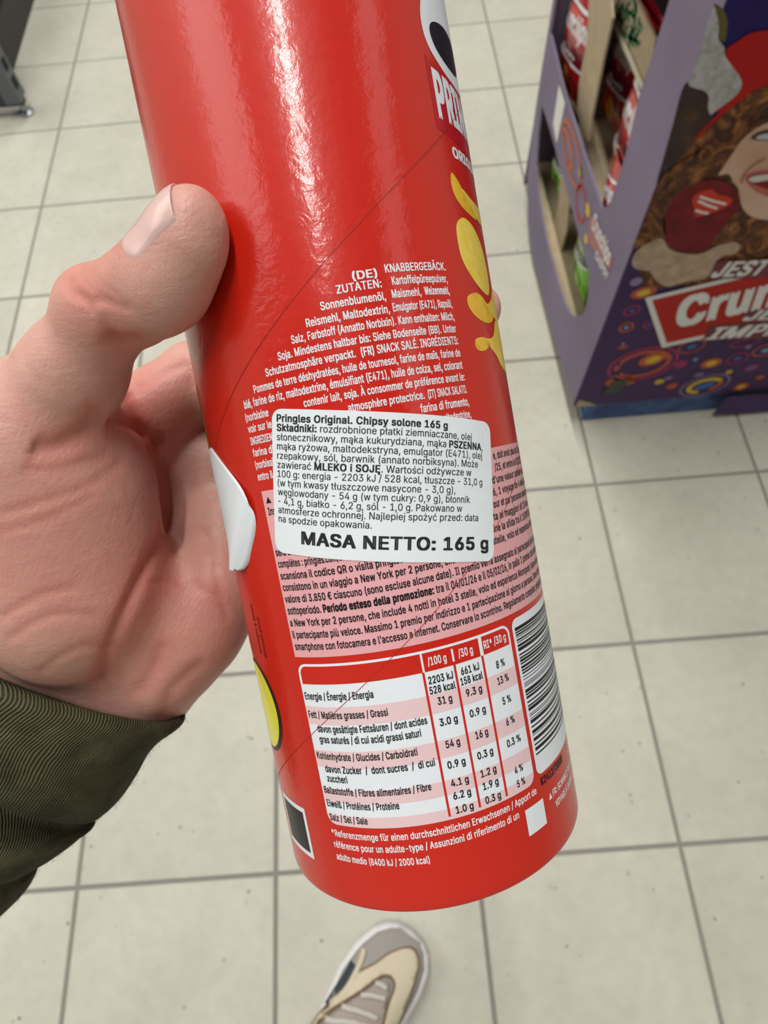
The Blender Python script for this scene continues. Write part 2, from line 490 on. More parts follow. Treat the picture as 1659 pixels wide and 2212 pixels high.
tr('davon Zucker  /  dont sucres  /  di cui', -22.5, 2.2, 31.4); tr('zuccheri', -22.5, -17.3, 29.2)
tr('Ballaststoffe / Fibres alimentaires / Fibre', -24.0, 0.5, 26.4)
tr('Eiweiß / Protéines / Proteine', -24.0, -6.8, 23.3)
tr('Salz / Sel / Sale', -24.0, -14.4, 20.05)
cols = ((3.6, 9.6), (10.3, 16.2), (17.1, 24.7))
def cell(c, s, v, cap=1.62, w=None):
    a, e = cols[c]; m = (a + e) / 2; w = w or 0.77 * len(s)
    T.text(s, (m - w / 2, v), (m + w / 2, v), cap, 0.026)
cell(0, '2203 kJ', 48.5, w=5.3); cell(0, '528 kcal', 46.35, w=5.6); cell(1, '661 kJ', 48.6, w=4.3); cell(1, '158 kcal', 46.5, w=5.3)
for v, a, b2 in ((43.8, '31 g', '9.3 g'), (39.3, '3.0 g', '0.9 g'), (34.4, '54 g', '16 g'), (30.0, '0.9 g', '0.3 g'), (26.0, '4.1 g', '1.2 g'), (23.2, '6.2 g', '1.9 g'), (20.1, '1.0 g', '0.3 g')):
    cell(0, a, v, w=0.78 * len(a)); cell(1, b2, v, w=0.76 * len(b2))
for v, s in ((47.3, '8 %'), (43.8, '13 %'), (39.2, '5 %'), (34.5, '6 %'), (29.9, '0.3 %'), (23.5, '4 %'), (20.4, '5 %')): cell(2, s, v, w=0.8 * len(s))
T.build('table_text', M_ink, tab)

T = F(0.05)
T.text('*Referenzmenge für einen durchschnittlichen Erwachsenen / Apport de', (-24.4, 16.3), (25.0, 16.6), 1.6, 0.022)
T.text('référence pour un adulte-type / Assunzioni di riferimento di un', (-24.4, 13.6), (18.8, 13.9), 1.6, 0.022)
T.text('adulto medio (8400 kJ / 2000 kcal)', (-24.4, 10.7), (-2.6, 10.7), 1.6, 0.022)
T.poly([(28.9, 12.9), (30.3, 12.9), (29.6, 14.4)])
T.text('FR: SCANNEZ POUR UN', (30.7, 12.9), (47.5, 12.9), 1.6, 0.03)
T.text('VOYAGE À GAGNER', (31.2, 9.9), (44.5, 9.9), 1.6, 0.03)
T.build('footnote_text', M_white, can, 'white printed footnote under the table')
T = F(0.05)
T.text('K24127380D', (27.0, 17.3), (38.6, 17.3), 1.9, 0.05); T.text('1', (43.5, 17.6), (43.9, 17.6), 1.6, 0.03)
T.build('batch_code', M_ink, can, 'black printed batch number')

bc = F(0.045).rect(26.2, 20.0, 56.0, 55.9, (1.8, 1.8, 1.8, 1.8)).build('barcode_panel', M_white, can, 'white rounded barcode panel')
T = F(0.07); rb = random.Random(11); v = 24.6
while v < 53.2:
    w = rb.choice((0.18, 0.18, 0.2, 0.36, 0.38, 0.55, 0.75)); T.rect(27.0, v, 49.6, v + w); v += w + rb.choice((0.2, 0.24, 0.38, 0.5, 0.62))
T.build('barcode_bars', M_ink, bc, 'black barcode bars running round the can')
F(0.05).rect(20.6, 8.7, 26.7, 14.7).build('blank_square', M_white, can, 'small white printed square')
fr_ = F(0.05).rect(-45.6, 8.0, -32.7, 20.4).build('framed_square', M_white, can, 'white-edged black printed square at the lower left')
F(0.07).rect(-44.6, 9.2, -33.8, 19.2).build('black_field', M_ink, fr_)
F(0.05).ellipse(-46.0, 42.4, 11.2, 11.4, n=64).build('disc_rim', M_ink, can, 'black rim of the yellow printed disc')
F(0.07).ellipse(-46.4, 42.4, 10.0, 10.5, n=64).build('yellow_disc', M_yellow, can, 'yellow printed disc on the left side')
F(0.05).rect(-60.0, 99.0, -46.8, 120.0).build('yellow_band', M_yellow, can, 'yellow print at the left side')
F(0.06).rect(-60.0, 99.0, -47.6, 120.0).build('dark_band', M_ink, can)
T = F(0.05)
T.text('immagini a scopo', (-37.9, 56.6), (-37.9, 68.4), 1.35, 0.02)
T.text('dimostrativo', (-35.5, 56.0), (-35.5, 65.6), 1.35, 0.02)
T.build('side_note', paper('brown_red_print', (0.12, 0.006, 0.004), 0.4), can, 'small dark lettering running down the side')

# emblem, wordmark and printed crisps at the right side
F(0.05).poly(spline([(40.4, 200), (34.5, 192), (31.3, 185), (30.7, 180.5), (32.0, 177.1), (34.9, 174.8), (39.0, 173.3), (46.5, 173.2), (53, 176), (54, 186), (50, 199)], 5, True)).build('emblem_oval', M_white, can, 'white oval emblem')
F(0.07).poly(spline([(34.2, 182.6), (33.4, 180.2), (35.4, 177.4), (40.2, 175.9), (46, 176.6), (49.5, 180), (48.6, 184), (43, 185), (37.5, 184.2)], 5, True)).build('emblem_dark_oval', M_ink, can, 'plain dark oval inside the emblem')
F(0.045).poly([(29.8, 175.1), (55, 166.0), (55, 155.5), (40.5, 158.6), (29.9, 160.4)]).build('wordmark_field', M_darkred, can, 'dark red field behind the brand lettering')
T = F(0.09); V2, F2 = lettering('PRINGLES', (31.3, 162.7), (62.0, 162.7), 10.3, 0.05)
T.add([(a, c + (-0.10 * (a - 31.3)) * (c - 162.7) / 10.3) for a, c in V2], F2); T.build('wordmark', M_white, can, 'tall white brand lettering')
F(0.06).text('ORIGINAL', (34.4, 155.5), (54.0, 155.5), 2.4, 0.05).build('flavour_name', M_white, can, 'white flavour name')
M_chip, t, b = nt('printed_crisp', 0.32, (0.8, 0.5, 0.03), coat=0.2)
n = noise_tex(t, coords(t), 300, 5, 0.7); r = ramp(t, n.outputs[0], [(0.3, (0.62, 0.27, 0.01)), (0.5, (0.74, 0.44, 0.02)), (0.75, (0.80, 0.55, 0.05))]); lk(t, r.outputs[0], b.inputs[0])
M_chip2, t, b = nt('printed_crisp_inner', 0.32, (0.8, 0.5, 0.03), coat=0.2)
n = noise_tex(t, coords(t), 260, 5, 0.7); r = ramp(t, n.outputs[0], [(0.3, (0.74, 0.50, 0.02)), (0.7, (0.82, 0.66, 0.14))]); lk(t, r.outputs[0], b.inputs[0])
crisps = ([(32.5, 151.9), (31.6, 149.6), (32.3, 147.0), (35.0, 145.0), (39.3, 144.0), (42.5, 144.2), (40.0, 146.3), (37.0, 148.3), (34.8, 150.6)],
          [(33.6, 142.7), (31.2, 141.2), (30.4, 138.6), (30.7, 134.2), (33.2, 130.6), (37.5, 127.8), (41.5, 127.2), (44.0, 129.6), (44.5, 134), (42.8, 138.3), (39.2, 141.5), (36, 142.7)],
          [(32.4, 126.6), (30.4, 125.7), (30.3, 123.8), (32.4, 121.8), (36.5, 120.6), (41.0, 121.2), (43.2, 123.0), (39.5, 124.5), (37.0, 126.3), (34.6, 126.9)],
          [(33.4, 117.3), (31.0, 116.9), (30.3, 115.7), (30.9, 114.6), (33.0, 114.3), (35.4, 114.9), (36.8, 116.4), (35.2, 117.2)])
for k, c in enumerate(crisps):
    F(0.05).poly(spline(c, 5, True)).build('printed_crisp', M_chip if k != 1 else M_chip2, can)
inn = ([(40.2, 148.2), (36.0, 149.4), (37.2, 148.1), (40.0, 146.3), (42.8, 144.4), (47.5, 144.1), (52, 146), (52, 149), (46, 148)],
       [(43.5, 126.6), (39.6, 125.0), (37.2, 126.4), (39.5, 124.3), (43.4, 122.4), (50, 122), (52, 126), (47, 129)],
       [(35.2, 117.1), (36.9, 116.3), (37.0, 115.2), (40.0, 113.6), (43.0, 111.2), (50, 110), (52, 118), (47, 122), (43.6, 121.4), (40.5, 118.2), (37.8, 117.2)])
for c in inn: F(0.06).poly(spline(c, 5, True)).build('printed_crisp', M_chip2, can)

# white price-label with the Polish text, stuck on at a slant
ang = math.radians(-12.55); ca, sa = math.cos(ang), math.sin(ang)
def onlabel(x, y): return (-16.95 + x * ca - y * sa, 106.75 + x * sa + y * ca)
lab = Flat(wrap, 0.16, 1.5); pts = []
LX0, LX1, LY0, LY1, rr = -1.15, 48.1, -27.2, 2.55, 2.2
for (cx, cy, a0) in ((LX0 + rr, LY0 + rr, 180), (LX1 - rr, LY0 + rr, 270), (LX1 - rr, LY1 - rr, 0), (LX0 + rr, LY1 - rr, 90)):
    for k in range(7):
        a = math.radians(a0 + 15 * k); pts.append(onlabel(cx + rr * math.cos(a), cy + rr * math.sin(a)))
label_o = lab.poly(pts).build('white_label', M_label, can, 'white rounded sticker with black Polish text')
md = label_o.modifiers.new('thickness', 'SOLIDIFY'); md.thickness = 0.00012; md.offset = -1
T = Flat(wrap, 0.20, None)
B_, N_ = 0.032, 0.008
pol = [([('Pringles Original. Chipsy solone 165 g', B_)], 35.7),
       ([('Składniki:', B_), (' rozdrobnione płatki ziemniaczane, olej', N_)], 42.0),
       ([('słonecznikowy, mąka kukurydziana, mąka ', N_), ('PSZENNA', B_), (',', N_)], 45.2),
       ([('mąka ryżowa, maltodekstryna, emulgator (E471), olej', N_)], 45.0),
       ([('rzepakowy, sól, barwnik (annato norbiksyna). Może', N_)], 43.7),
       ([('zawierać ', N_), ('MLEKO i SOJĘ', B_), ('. Wartości odżywcze w', N_)], 41.8),
       ([('100 g: energia - 2203 kJ / 528 kcal, tłuszcze - 31,0 g', N_)], 44.9),
       ([('(w tym kwasy tłuszczowe nasycone - 3,0 g),', N_)], 37.7),
       ([('węglowodany - 54 g (w tym cukry: 0,9 g), błonnik', N_)], 41.4),
       ([('- 4,1 g, białko - 6,2 g, sól - 1,0 g. Pakowano w', N_)], 39.4),
       ([('atmosferze ochronnej. Najlepiej spożyć przed: data', N_)], 43.6),
       ([('na spodzie opakowania.', N_)], 20.3)]
for k, (seg, w) in enumerate(pol):
    y = -k * 1.872; T.text(seg, onlabel(0, y), onlabel(w, y), 1.42, res=2)
T.text('MASA NETTO: 165 g', onlabel(5.55, -24.75), onlabel(46.4, -24.75), 2.72, 0.035)
T.build('label_text', M_labelink, label_o, 'black printed lettering')

# small sticker at the left edge, its right corner peeling away from the can
NU, NV = 22, 22; V = []; Fc = []
c0, c1, c2, c3 = np.array((-47.5, 109.0)), np.array((-24.6, 91.0)), np.array((-38.5, 72.8)), np.array((-61.0, 90.5))
def sticker(i, j, lift0=0.18):
    s, q = i / NU, j / NV
    # rounded corners: squash the grid towards the inside near the corners
    S = s * 2 - 1; Q = q * 2 - 1; k = 0.26
    f = 1 - k * (S * S * Q * Q) ** 1.5 * 0.9
    S *= f; Q *= f; s, q = (S + 1) / 2, (Q + 1) / 2
    p = (c0 * (1 - s) + c1 * s) * (1 - q) + (c3 * (1 - s) + c2 * s) * q
    e = max(0.0, s - 0.42) / 0.42
    lift = lift0 + 2.1 * (0.35 + 0.8 * q) * (e ** 2 if e < 1 else 1 - 3.0 * (e - 1))
    return wrap(p[0], p[1], lift)
V = [sticker(i, j) for i in range(NU + 1) for j in range(NV + 1)]
Fc = [(i * (NV + 1) + j, (i + 1) * (NV + 1) + j, (i + 1) * (NV + 1) + j + 1, i * (NV + 1) + j + 1) for i in range(NU) for j in range(NV)]
pe = from_py('peeling_sticker', V, Fc, M_label, can, 'blank white sticker with its corner peeling off', True)
md = pe.modifiers.new('thickness', 'SOLIDIFY'); md.thickness = 0.00012; md.offset = 1
# ------------------------------------------------------------------ the person: hand, sleeve, shoe, trouser leg
person = thing('person', 'person gripping the red can with one bare hand, olive knit sleeve, beige running shoe', 'person', Matrix.Translation((0.80, -0.33, 0.0)))
PINV = person.matrix_world.inverted()
def hp(px, py, dep):
    """point of the hand, measured off its pose: lateral offset and height follow from the distance to the eye"""
    return np.array(((px - 829.5) / FOCAL * dep, -(py - 1106) / FOCAL * dep, -dep))
def cp(th, v, r): return np.array(can_pt(th, v, r))

def cone(p, a, b, ra, rb):
    ba = b - a; L2 = float(ba @ ba)
    t = np.clip(((p - a) @ ba) / L2, 0, 1).astype(np.float32)
    q = p - a - t[:, None] * ba
    return np.sqrt((q * q).sum(1)) - (ra + (rb - ra) * t)
def blob(p, c, R, ax):
    """ellipsoid: centre, radii, rows of ax are its axes"""
    q = ((p - c) @ ax.T) / R
    k = np.sqrt((q * q).sum(1)); k2 = np.sqrt(((q / R) ** 2).sum(1)) + 1e-6
    return k * (k - 1) / k2
def smin(a, b, k):
    h = np.maximum(k - np.abs(a - b), 0) / k
    return np.minimum(a, b) - h * h * k * 0.25
def chain(p, pts, k=4.0):
    d = None
    for (a, ra), (b, rb) in zip(pts[:-1], pts[1:]):
        c = cone(p, a, b, ra, rb); d = c if d is None else smin(d, c, k)
    return d
def frame(a, b, up):
    x = (b - a) / np.linalg.norm(b - a); z = up - (up @ x) * x; z /= np.linalg.norm(z); return np.array((x, np.cross(z, x), z))

THUMB = [(hp(413, 468, 122.5), 5.6), (hp(397, 508, 124), 6.7), (hp(345, 604, 129), 8.7), (hp(284, 650, 134), 8.9), (hp(222, 688, 139), 8.9), (hp(160, 800, 147), 11.3), (hp(60, 945, 156), 15.5)]
INDEX = [(hp(300, 940, 190), 12), (hp(352, 868, 189), 10.6), (hp(420, 812, 190), 9.4), (cp(-128, 124, 48.2), 9.3), (cp(-150, 122, 47.6), 9.2), (cp(-185, 125, 46.6), 8.4), (cp(-218, 129, 46.2), 7.8), (cp(-239.0, 132.5, 45.8), 7.0)]
MIDDLE = [(hp(462, 1010, 201), 12), (cp(-140, 101, 49), 9.8), (cp(-165, 102, 47.8), 9.6), (cp(-200, 104, 46.8), 8.7), (cp(-226, 106, 46.2), 7.8)]
RING = [(hp(490, 1140, 194), 11.5), (cp(-142, 81, 48), 9.4), (cp(-170, 82, 47), 9.0), (cp(-200, 84, 46), 8.2), (cp(-222, 86, 45.4), 7.4)]
LITTLE = [(hp(498, 1262, 190), 10.5), (cp(-138, 63, 47), 8.4), (cp(-160, 64, 46), 7.8), (cp(-185, 66, 45), 7.1), (cp(-202, 67.5, 44.6), 6.4)]
WR = hp(150, 1525, 200)
def hand_sdf(p):
    p = p.astype(np.float32)
    palm = cone(p, hp(230, 1430, 205), hp(352, 900, 198), 14, 12)
    palm = smin(palm, cone(p, hp(260, 1430, 214), MIDDLE[0][0], 14, 12), 8)
    palm = smin(palm, cone(p, hp(290, 1440, 210), RING[0][0], 14, 12), 8)
    palm = smin(palm, cone(p, hp(320, 1450, 198), LITTLE[0][0], 14, 11.5), 8)
    # heel of the hand and the ball of the thumb
    palm = smin(palm, cone(p, hp(350, 1405, 186), hp(470, 1255, 184), 13.5, 10.5), 8)
    palm = smin(palm, cone(p, hp(300, 1455, 190), hp(415, 1370, 184), 15, 12.5), 10)
    th = cone(p, hp(70, 1000, 162), hp(150, 1270, 170), 24, 23)
    th = smin(th, cone(p, hp(165, 1060, 166), hp(190, 1230, 172), 19.5, 19), 8)
    th = smin(th, cone(p, hp(150, 1270, 176), hp(190, 1440, 196), 22, 18), 10)
    th = smin(th, cone(p, hp(-30, 1050, 178), hp(60, 1350, 192), 22, 20), 10)
    palm = smin(palm, th, 9)
    # web between thumb and index
    palm = smin(palm, cone(p, hp(110, 900, 166), hp(262, 925, 184), 15, 9.5), 9)
    wrist = cone(p, hp(210, 1460, 202), WR, 20, 21)
    wrist = smin(wrist, cone(p, hp(280, 1470, 198), hp(215, 1560, 200), 15, 17), 8)
    wrist = smin(wrist, cone(p, hp(130, 1440, 204), hp(70, 1560, 210), 19, 16), 10)
    wrist = smin(wrist, cone(p, WR, hp(40, 1660, 212), 19, 10), 10)
    palm = smin(palm, wrist, 13)
    # fingers
    fing = smin(chain(p, INDEX), chain(p, MIDDLE), 1.2)
    fing = np.minimum(smin(fing, chain(p, RING), 1.2), chain(p, LITTLE))
    d = smin(palm, fing, 5)
    t = chain(p, THUMB, 3.5)
    t = smin(t, blob(p, hp(204, 652, 137), np.array((6.5, 7.0, 7.0)), frame(hp(140, 790, 147), hp(276, 655, 134), np.array((-0.6, 0.7, 0.2)))), 5)  # knuckle
    t = smin(t, blob(p, hp(390, 598, 126), np.array((12, 5.8, 6.4)), frame(hp(338, 660, 129), hp(430, 490, 123), np.array((0.3, 0.0, 1.0)))), 6)       # pad
    d = smin(d, t, 7)
    # flesh flattens where it presses on the can
    q = p - np.array(CAN_P, np.float32); v = q @ np.array(CAN_D, np.float32)
    r = np.sqrt(np.maximum((q * q).sum(1) - v * v, 0))
    hole = (RC + 0.12) - r
    h = np.maximum(1.4 - np.abs(d - hole), 0) / 1.4
    return np.maximum(d, hole) + h * h * 1.4 * 0.25

def surface_nets(f, lo, hi, step):
    ax = [np.arange(l, h + step, step, dtype=np.float32) for l, h in zip(lo, hi)]
    n = [len(a) for a in ax]; D = np.empty(n, np.float32)
    Y, Z = np.meshgrid(ax[1], ax[2], indexing='ij'); yz = np.stack((Y.ravel(), Z.ravel()), 1)
    B = 12
    for i in range(0, n[0], B):
        xs = ax[0][i:i + B]
        P = np.concatenate((np.repeat(xs, len(yz))[:, None], np.tile(yz, (len(xs), 1))), 1)
        D[i:i + B] = f(P).reshape(len(xs), n[1], n[2])
    S = D < 0
    cells = np.zeros([k - 1 for k in n], bool); cnt = np.zeros(cells.shape, np.int8)
    for dx in (0, 1):
        for dy in (0, 1):
            for dz in (0, 1): cnt += S[dx:n[0] - 1 + dx, dy:n[1] - 1 + dy, dz:n[2] - 1 + dz]
    cells = (cnt > 0) & (cnt < 8)
    idx = -np.ones(cells.shape, np.int64); c = np.argwhere(cells); idx[cells] = np.arange(len(c))
    V = np.stack([ax[k][c[:, k]] + step / 2 for k in range(3)], 1)
    Q = []
    for a in range(3):
        b, g = (a + 1) % 3, (a + 2) % 3
        s0 = np.take(S, range(n[a] - 1), a); s1 = np.take(S, range(1, n[a]), a)
        e = np.argwhere(s0 != s1); e = e[(e[:, b] > 0) & (e[:, g] > 0) & (e[:, b] < n[b] - 1) & (e[:, g] < n[g] - 1)]
        flip = s0[tuple(e.T)]
        def at(db, dg):
            q = e.copy(); q[:, b] -= db; q[:, g] -= dg; return idx[tuple(q.T)]
        quad = np.stack((at(0, 0), at(1, 0), at(1, 1), at(0, 1)), 1)
        quad[~flip] = quad[~flip][:, ::-1]; Q.append(quad)
    return V, np.concatenate(Q)

def grad(f, P, h=0.4):
    g = np.stack([f(P + np.eye(3)[k] * h) - f(P - np.eye(3)[k] * h) for k in range(3)], 1)
    return g / (np.linalg.norm(g, axis=1)[:, None] + 1e-9)
V, Q = surface_nets(hand_sdf, (-172, -150, -262), (66, 74, -110), 1.15)
for _ in range(3):
    g = grad(hand_sdf, V); V = V - np.clip(hand_sdf(V), -1, 1)[:, None] * g * 0.9
Nn = grad(hand_sdf, V)

def screen(P): return np.stack((829.5 + FOCAL * P[:, 0] / -P[:, 2], 1106 - FOCAL * P[:, 1] / -P[:, 2]), 1)
def seg_dist(p, a, b):
    a = np.array(a, float); b = np.array(b, float); ba = b - a
    t = np.clip(((p - a) @ ba) / (ba @ ba), 0, 1); q = p - a - t[:, None] * ba; return np.sqrt((q * q).sum(1))
SPX = screen(V); facing = (Nn * -V).sum(1) / np.linalg.norm(V, axis=1)
def path_dist(pts):
    pts = spline(pts, 5); d = np.full(len(V), 1e9)
    for a, b in zip(pts[:-1], pts[1:]): d = np.minimum(d, seg_dist(SPX, a, b))
    return d * (-V[:, 2]) / FOCAL      # mm on the skin
disp = np.zeros(len(V)); flush = np.zeros(len(V))
creases = [  # points on the skin (as seen from the eye), width mm, depth mm, nearest and farthest distance
    ([(345, 955), (352, 1010), (368, 1075), (352, 1145), (305, 1245), (245, 1380), (215, 1470)], 1.5, 1.5, 150, 230),
    ([(215, 893), (236, 905), (300, 925), (345, 955)], 1.6, 1.3, 150, 230),
    ([(208, 900), (180, 935), (120, 965), (60, 968)], 2.2, 1.4, 140, 230),
    ([(220, 880), (262, 868), (330, 815), (395, 790)], 1.1, 0.55, 165, 230),
    ([(240, 735), (262, 742), (292, 738)], 1.3, 1.5, 120, 160),
    ([(228, 704), (244, 728), (262, 742)], 1.2, 0.5, 120, 160),
    ([(142, 612), (165, 640), (215, 650), (275, 665)], 0.8, 0.45, 110, 170),
    ([(150, 600), (172, 632), (200, 670)], 0.7, 0.35, 110, 170), ([(175, 590), (190, 615), (235, 650)], 0.7, 0.3, 110, 170),
    ([(190, 580), (215, 610), (255, 640)], 0.6, 0.25, 110, 170),
    ([(0, 1110), (90, 1085), (190, 1050), (260, 1000)], 1.0, 0.4, 140, 230), ([(0, 1150), (90, 1125), (200, 1075)], 0.8, 0.32, 140, 230),
    ([(0, 1020), (120, 1012), (230, 985)], 0.9, 0.35, 140, 230), ([(10, 1330), (80, 1290), (160, 1270)], 0.9, 0.4, 140, 230),
    ([(20, 1380), (110, 1330), (200, 1330)], 1.0, 0.4, 140, 230), ([(90, 1450), (170, 1400), (260, 1400)], 1.0, 0.4, 140, 230),
    ([(440, 1150), (462, 1190), (470, 1260), (490, 1330)], 0.9, 0.4, 140, 230), ([(420, 1090), (455, 1080), (480, 1060)], 0.9, 0.3, 150, 230),
    ([(330, 1260), (400, 1262), (470, 1290)], 1.0, 0.35, 150, 230), ([(300, 1490), (330, 1450), (350, 1400)], 1.6, 0.7, 150, 230),
    ([(352, 1540), (372, 1490), (430, 1440)], 1.8, 0.7, 150, 230), ([(400, 780), (410, 800), (418, 830)], 1.0, 0.4, 160, 230)]
for pts, w, dep, n0, n1 in creases:
    d = path_dist(pts); ok = (facing > 0.05) & (-V[:, 2] > n0) & (-V[:, 2] < n1)
    e = np.exp(-(d / w) ** 2) * ok; disp -= dep * e
    flush += 0.55 * np.exp(-(d / (w * 2.2)) ** 2) * ok * min(1, dep)
def spot(px, py, dep, r, amp, bulge=0.0):
    global disp, flush
    c = hp(px, py, dep); d = np.linalg.norm(V - c, axis=1); e = np.exp(-(d / r) ** 2)
    flush = flush + amp * e; disp = disp + bulge * e
spot(187, 620, 130, 11, 0.55); spot(318, 540, 125, 7, 0.8, 0.35); spot(420, 430, 120, 9, 0.35); spot(250, 930, 175, 18, 0.6); spot(430, 1290, 175, 14, 0.5)
spot(320, 1380, 178, 16, 0.35); spot(60, 1180, 150, 25, 0.25); spot(330, 870, 182, 12, 0.4); spot(160, 1180, 155, 18, 0.3); spot(380, 1000, 182, 12, -0.4); spot(310, 1500, 180, 9, -0.2, 0.9)
spot(350, 1505, 176, 7, 0.0, 0.7)
V = V + Nn * disp[:, None]

M_skin, t, b = nt('skin', 0.47, (0.6, 0.36, 0.28))
at_ = node(t, 'ShaderNodeAttribute', attribute_name='flush')
oc = coords(t)
n1 = noise_tex(t, oc, 55, 4, 0.6); f1 = ramp(t, n1.outputs[0], [(0.3, (0, 0, 0)), (0.75, (1, 1, 1))])
c1 = mixc(t, f1.outputs[0], (0.515, 0.295, 0.240), (0.535, 0.262, 0.220))
n2 = noise_tex(t, oc, 230, 3, 0.6); f2 = ramp(t, n2.outputs[0], [(0.35, (0, 0, 0)), (0.8, (0.5, 0.5, 0.5))])
c2 = mixc(t, f2.outputs[0], c1, (0.60, 0.39, 0.315))
cl = node(t, 'ShaderNodeClamp'); lk(t, at_.outputs['Fac'], cl.inputs[0])
c3 = mixc(t, cl.outputs[0], c2, (0.50, 0.175, 0.135))
lk(t, c3, b.inputs['Base Color'])
b.inputs['Subsurface Weight'].default_value = 0.35
b.inputs['Subsurface Radius'].default_value = (1.0, 0.35, 0.2)
b.inputs['Subsurface Scale'].default_value = 0.0035
b.inputs['Specular IOR Level'].default_value = 0.42
# skin relief: fine criss-cross lines and stretched furrows
vv = node(t, 'ShaderNodeTexVoronoi', feature='DISTANCE_TO_EDGE'); vv.inputs['Scale'].default_value = 850
mp = node(t, 'ShaderNodeMapping'); mp.inputs['Rotation'].default_value = (0.4, 0.2, 0.7); mp.inputs['Scale'].default_value = (1, 0.45, 1)
lk(t, oc, mp.inputs[0]); lk(t, mp.outputs[0], vv.inputs['Vector'])
vr = ramp(t, vv.outputs['Distance'], [(0.0, (0, 0, 0)), (0.16, (1, 1, 1))])
bp = bump(t, b, vr.outputs[0], 0.22, 0.00012)
wv = node(t, 'ShaderNodeTexWave', wave_type='BANDS'); wv.inputs['Scale'].default_value = 300; wv.inputs['Distortion'].default_value = 6; wv.inputs['Detail'].default_value = 2; wv.inputs['Detail Scale'].default_value = 0.8
mp2 = node(t, 'ShaderNodeMapping'); mp2.inputs['Rotation'].default_value = (0.0, 0.3, 0.6); lk(t, oc, mp2.inputs[0]); lk(t, mp2.outputs[0], wv.inputs['Vector'])
bp = bump(t, b, wv.outputs['Fac'], 0.16, 0.00009, bp)
mp3 = node(t, 'ShaderNodeMapping'); mp3.inputs['Rotation'].default_value = (0.3, 0.0, 0.9); mp3.inputs['Scale'].default_value = (0.35, 1, 1); lk(t, oc, mp3.inputs[0])
n3 = noise_tex(t, mp3.outputs[0], 170, 5, 0.65, 0.6)
bump(t, b, n3.outputs[0], 0.5, 0.0007, bp)

def held_local(P):      # held frame (mm) -> coordinates of the person
    M = np.array(PINV @ CAM_M)
    return (np.asarray(P, float) * MM) @ M[:3, :3].T + M[:3, 3]
hand = from_py('hand', held_local(V), Q, M_skin, person, 'bare hand with thumb on the can and fingers wrapped behind it', True)
fa = hand.data.attributes.new('flush', 'FLOAT', 'POINT'); fa.data.foreach_set('value', flush.astype(np.float32))
sm = hand.modifiers.new('smooth', 'SUBSURF'); sm.levels = 1; sm.render_levels = 1

# thumbnail: a curved plate on the side of the thumb that faces away from the can
a0 = hp(276, 652, 134); a1 = hp(420, 468, 122.5)
axv = (a1 - a0) / np.linalg.norm(a1 - a0)
nn = np.array((-0.56, 0.48, 0.68)); nn = nn - (nn @ axv) * axv; nn /= np.linalg.norm(nn); bb = np.cross(axv, nn)
Ln = np.linalg.norm(a1 - a0)
NA, NB = 26, 22; VN = []
S0, S1 = Ln * 0.44, Ln + 4.4
for i in range(NA + 1):
    for j in range(NB + 1):
        y = -1 + 2 * j / NB; x = i / NA
        lo_ = S0 + 2.6 * y * y; hi_ = S1 - 3.6 * y * y
        s = lo_ + (hi_ - lo_) * x
        phi = math.radians(66) * y
        dirv = math.cos(phi) * nn + math.sin(phi) * bb
        c = a0 + axv * s; r = 16.0
        VN.append((c, dirv))
Cn = np.array([q[0] for q in VN]); Dn = np.array([q[1] for q in VN]); R_ = np.full(len(Cn), 13.0)
cap_s = Ln - 1.5
for k in range(len(Cn)):       # past the tip the rays fan forwards from the last centre
    s = (Cn[k] - a0) @ axv
    if s > cap_s: Cn[k] = a0 + axv * cap_s + axv * (s - cap_s) * 0.55
for _ in range(14): R_ = R_ - hand_sdf(Cn + Dn * R_[:, None]) * 0.8
off = np.array([0.24 - 0.75 * (max(0.0, abs(-1 + 2 * (k % (NB + 1)) / NB) - 0.70) / 0.30) ** 2 - 0.8 * max(0.0, 1 - (k // (NB + 1)) / (NA * 0.16)) ** 2 for k in range(len(Cn))])
Rs = R_.reshape(NA + 1, NB + 1).copy()
for _ in range(3): Rs[1:-1] = (Rs[:-2] + Rs[1:-1] * 2 + Rs[2:]) / 4
Pn = Cn + Dn * (Rs.ravel() + off)[:, None]
Fn = [(i * (NB + 1) + j, (i + 1) * (NB + 1) + j, (i + 1) * (NB + 1) + j + 1, i * (NB + 1) + j + 1) for i in range(NA) for j in range(NB)]
M_nail, t, b = nt('nail', 0.25, (0.62, 0.40, 0.37), coat=0.2)
b.inputs['Subsurface Weight'].default_value = 0.3; b.inputs['Subsurface Scale'].default_value = 0.002
nail = from_py('thumbnail', held_local(Pn), Fn, M_nail, hand, 'smooth pink thumbnail', True)
nm = nail.modifiers.new('thickness', 'SOLIDIFY'); nm.thickness = 0.0004; nm.offset = 0
# ------------------------------------------------------------------ sleeve: a loose knit cuff pushed back in folds
M_knit, t, b = nt('olive_knit', 0.85, (0.075, 0.072, 0.04))
uvn = node(t, 'ShaderNodeUVMap'); uvn.uv_map = 'knit'
mpk = node(t, 'ShaderNodeMapping'); mpk.inputs['Scale'].default_value = (1, 1, 1); lk(t, uvn.outputs[0], mpk.inputs[0])
nz = noise_tex(t, mpk.outputs[0], 0.07, 2, 0.5)
wob = node(t, 'ShaderNodeMix', data_type='VECTOR'); wob.inputs[0].default_value = 0.0
sep = node(t, 'ShaderNodeSeparateXYZ'); lk(t, mpk.outputs[0], sep.inputs[0])
ad = node(t, 'ShaderNodeMath', operation='MULTIPLY_ADD'); lk(t, nz.outputs[0], ad.inputs[0]); ad.inputs[1].default_value = 3.4; lk(t, sep.outputs[0], ad.inputs[2])
sw = node(t, 'ShaderNodeMath', operation='MULTIPLY'); sw.inputs[1].default_value = 2 * math.pi / 0.8; lk(t, ad.outputs[0], sw.inputs[0])
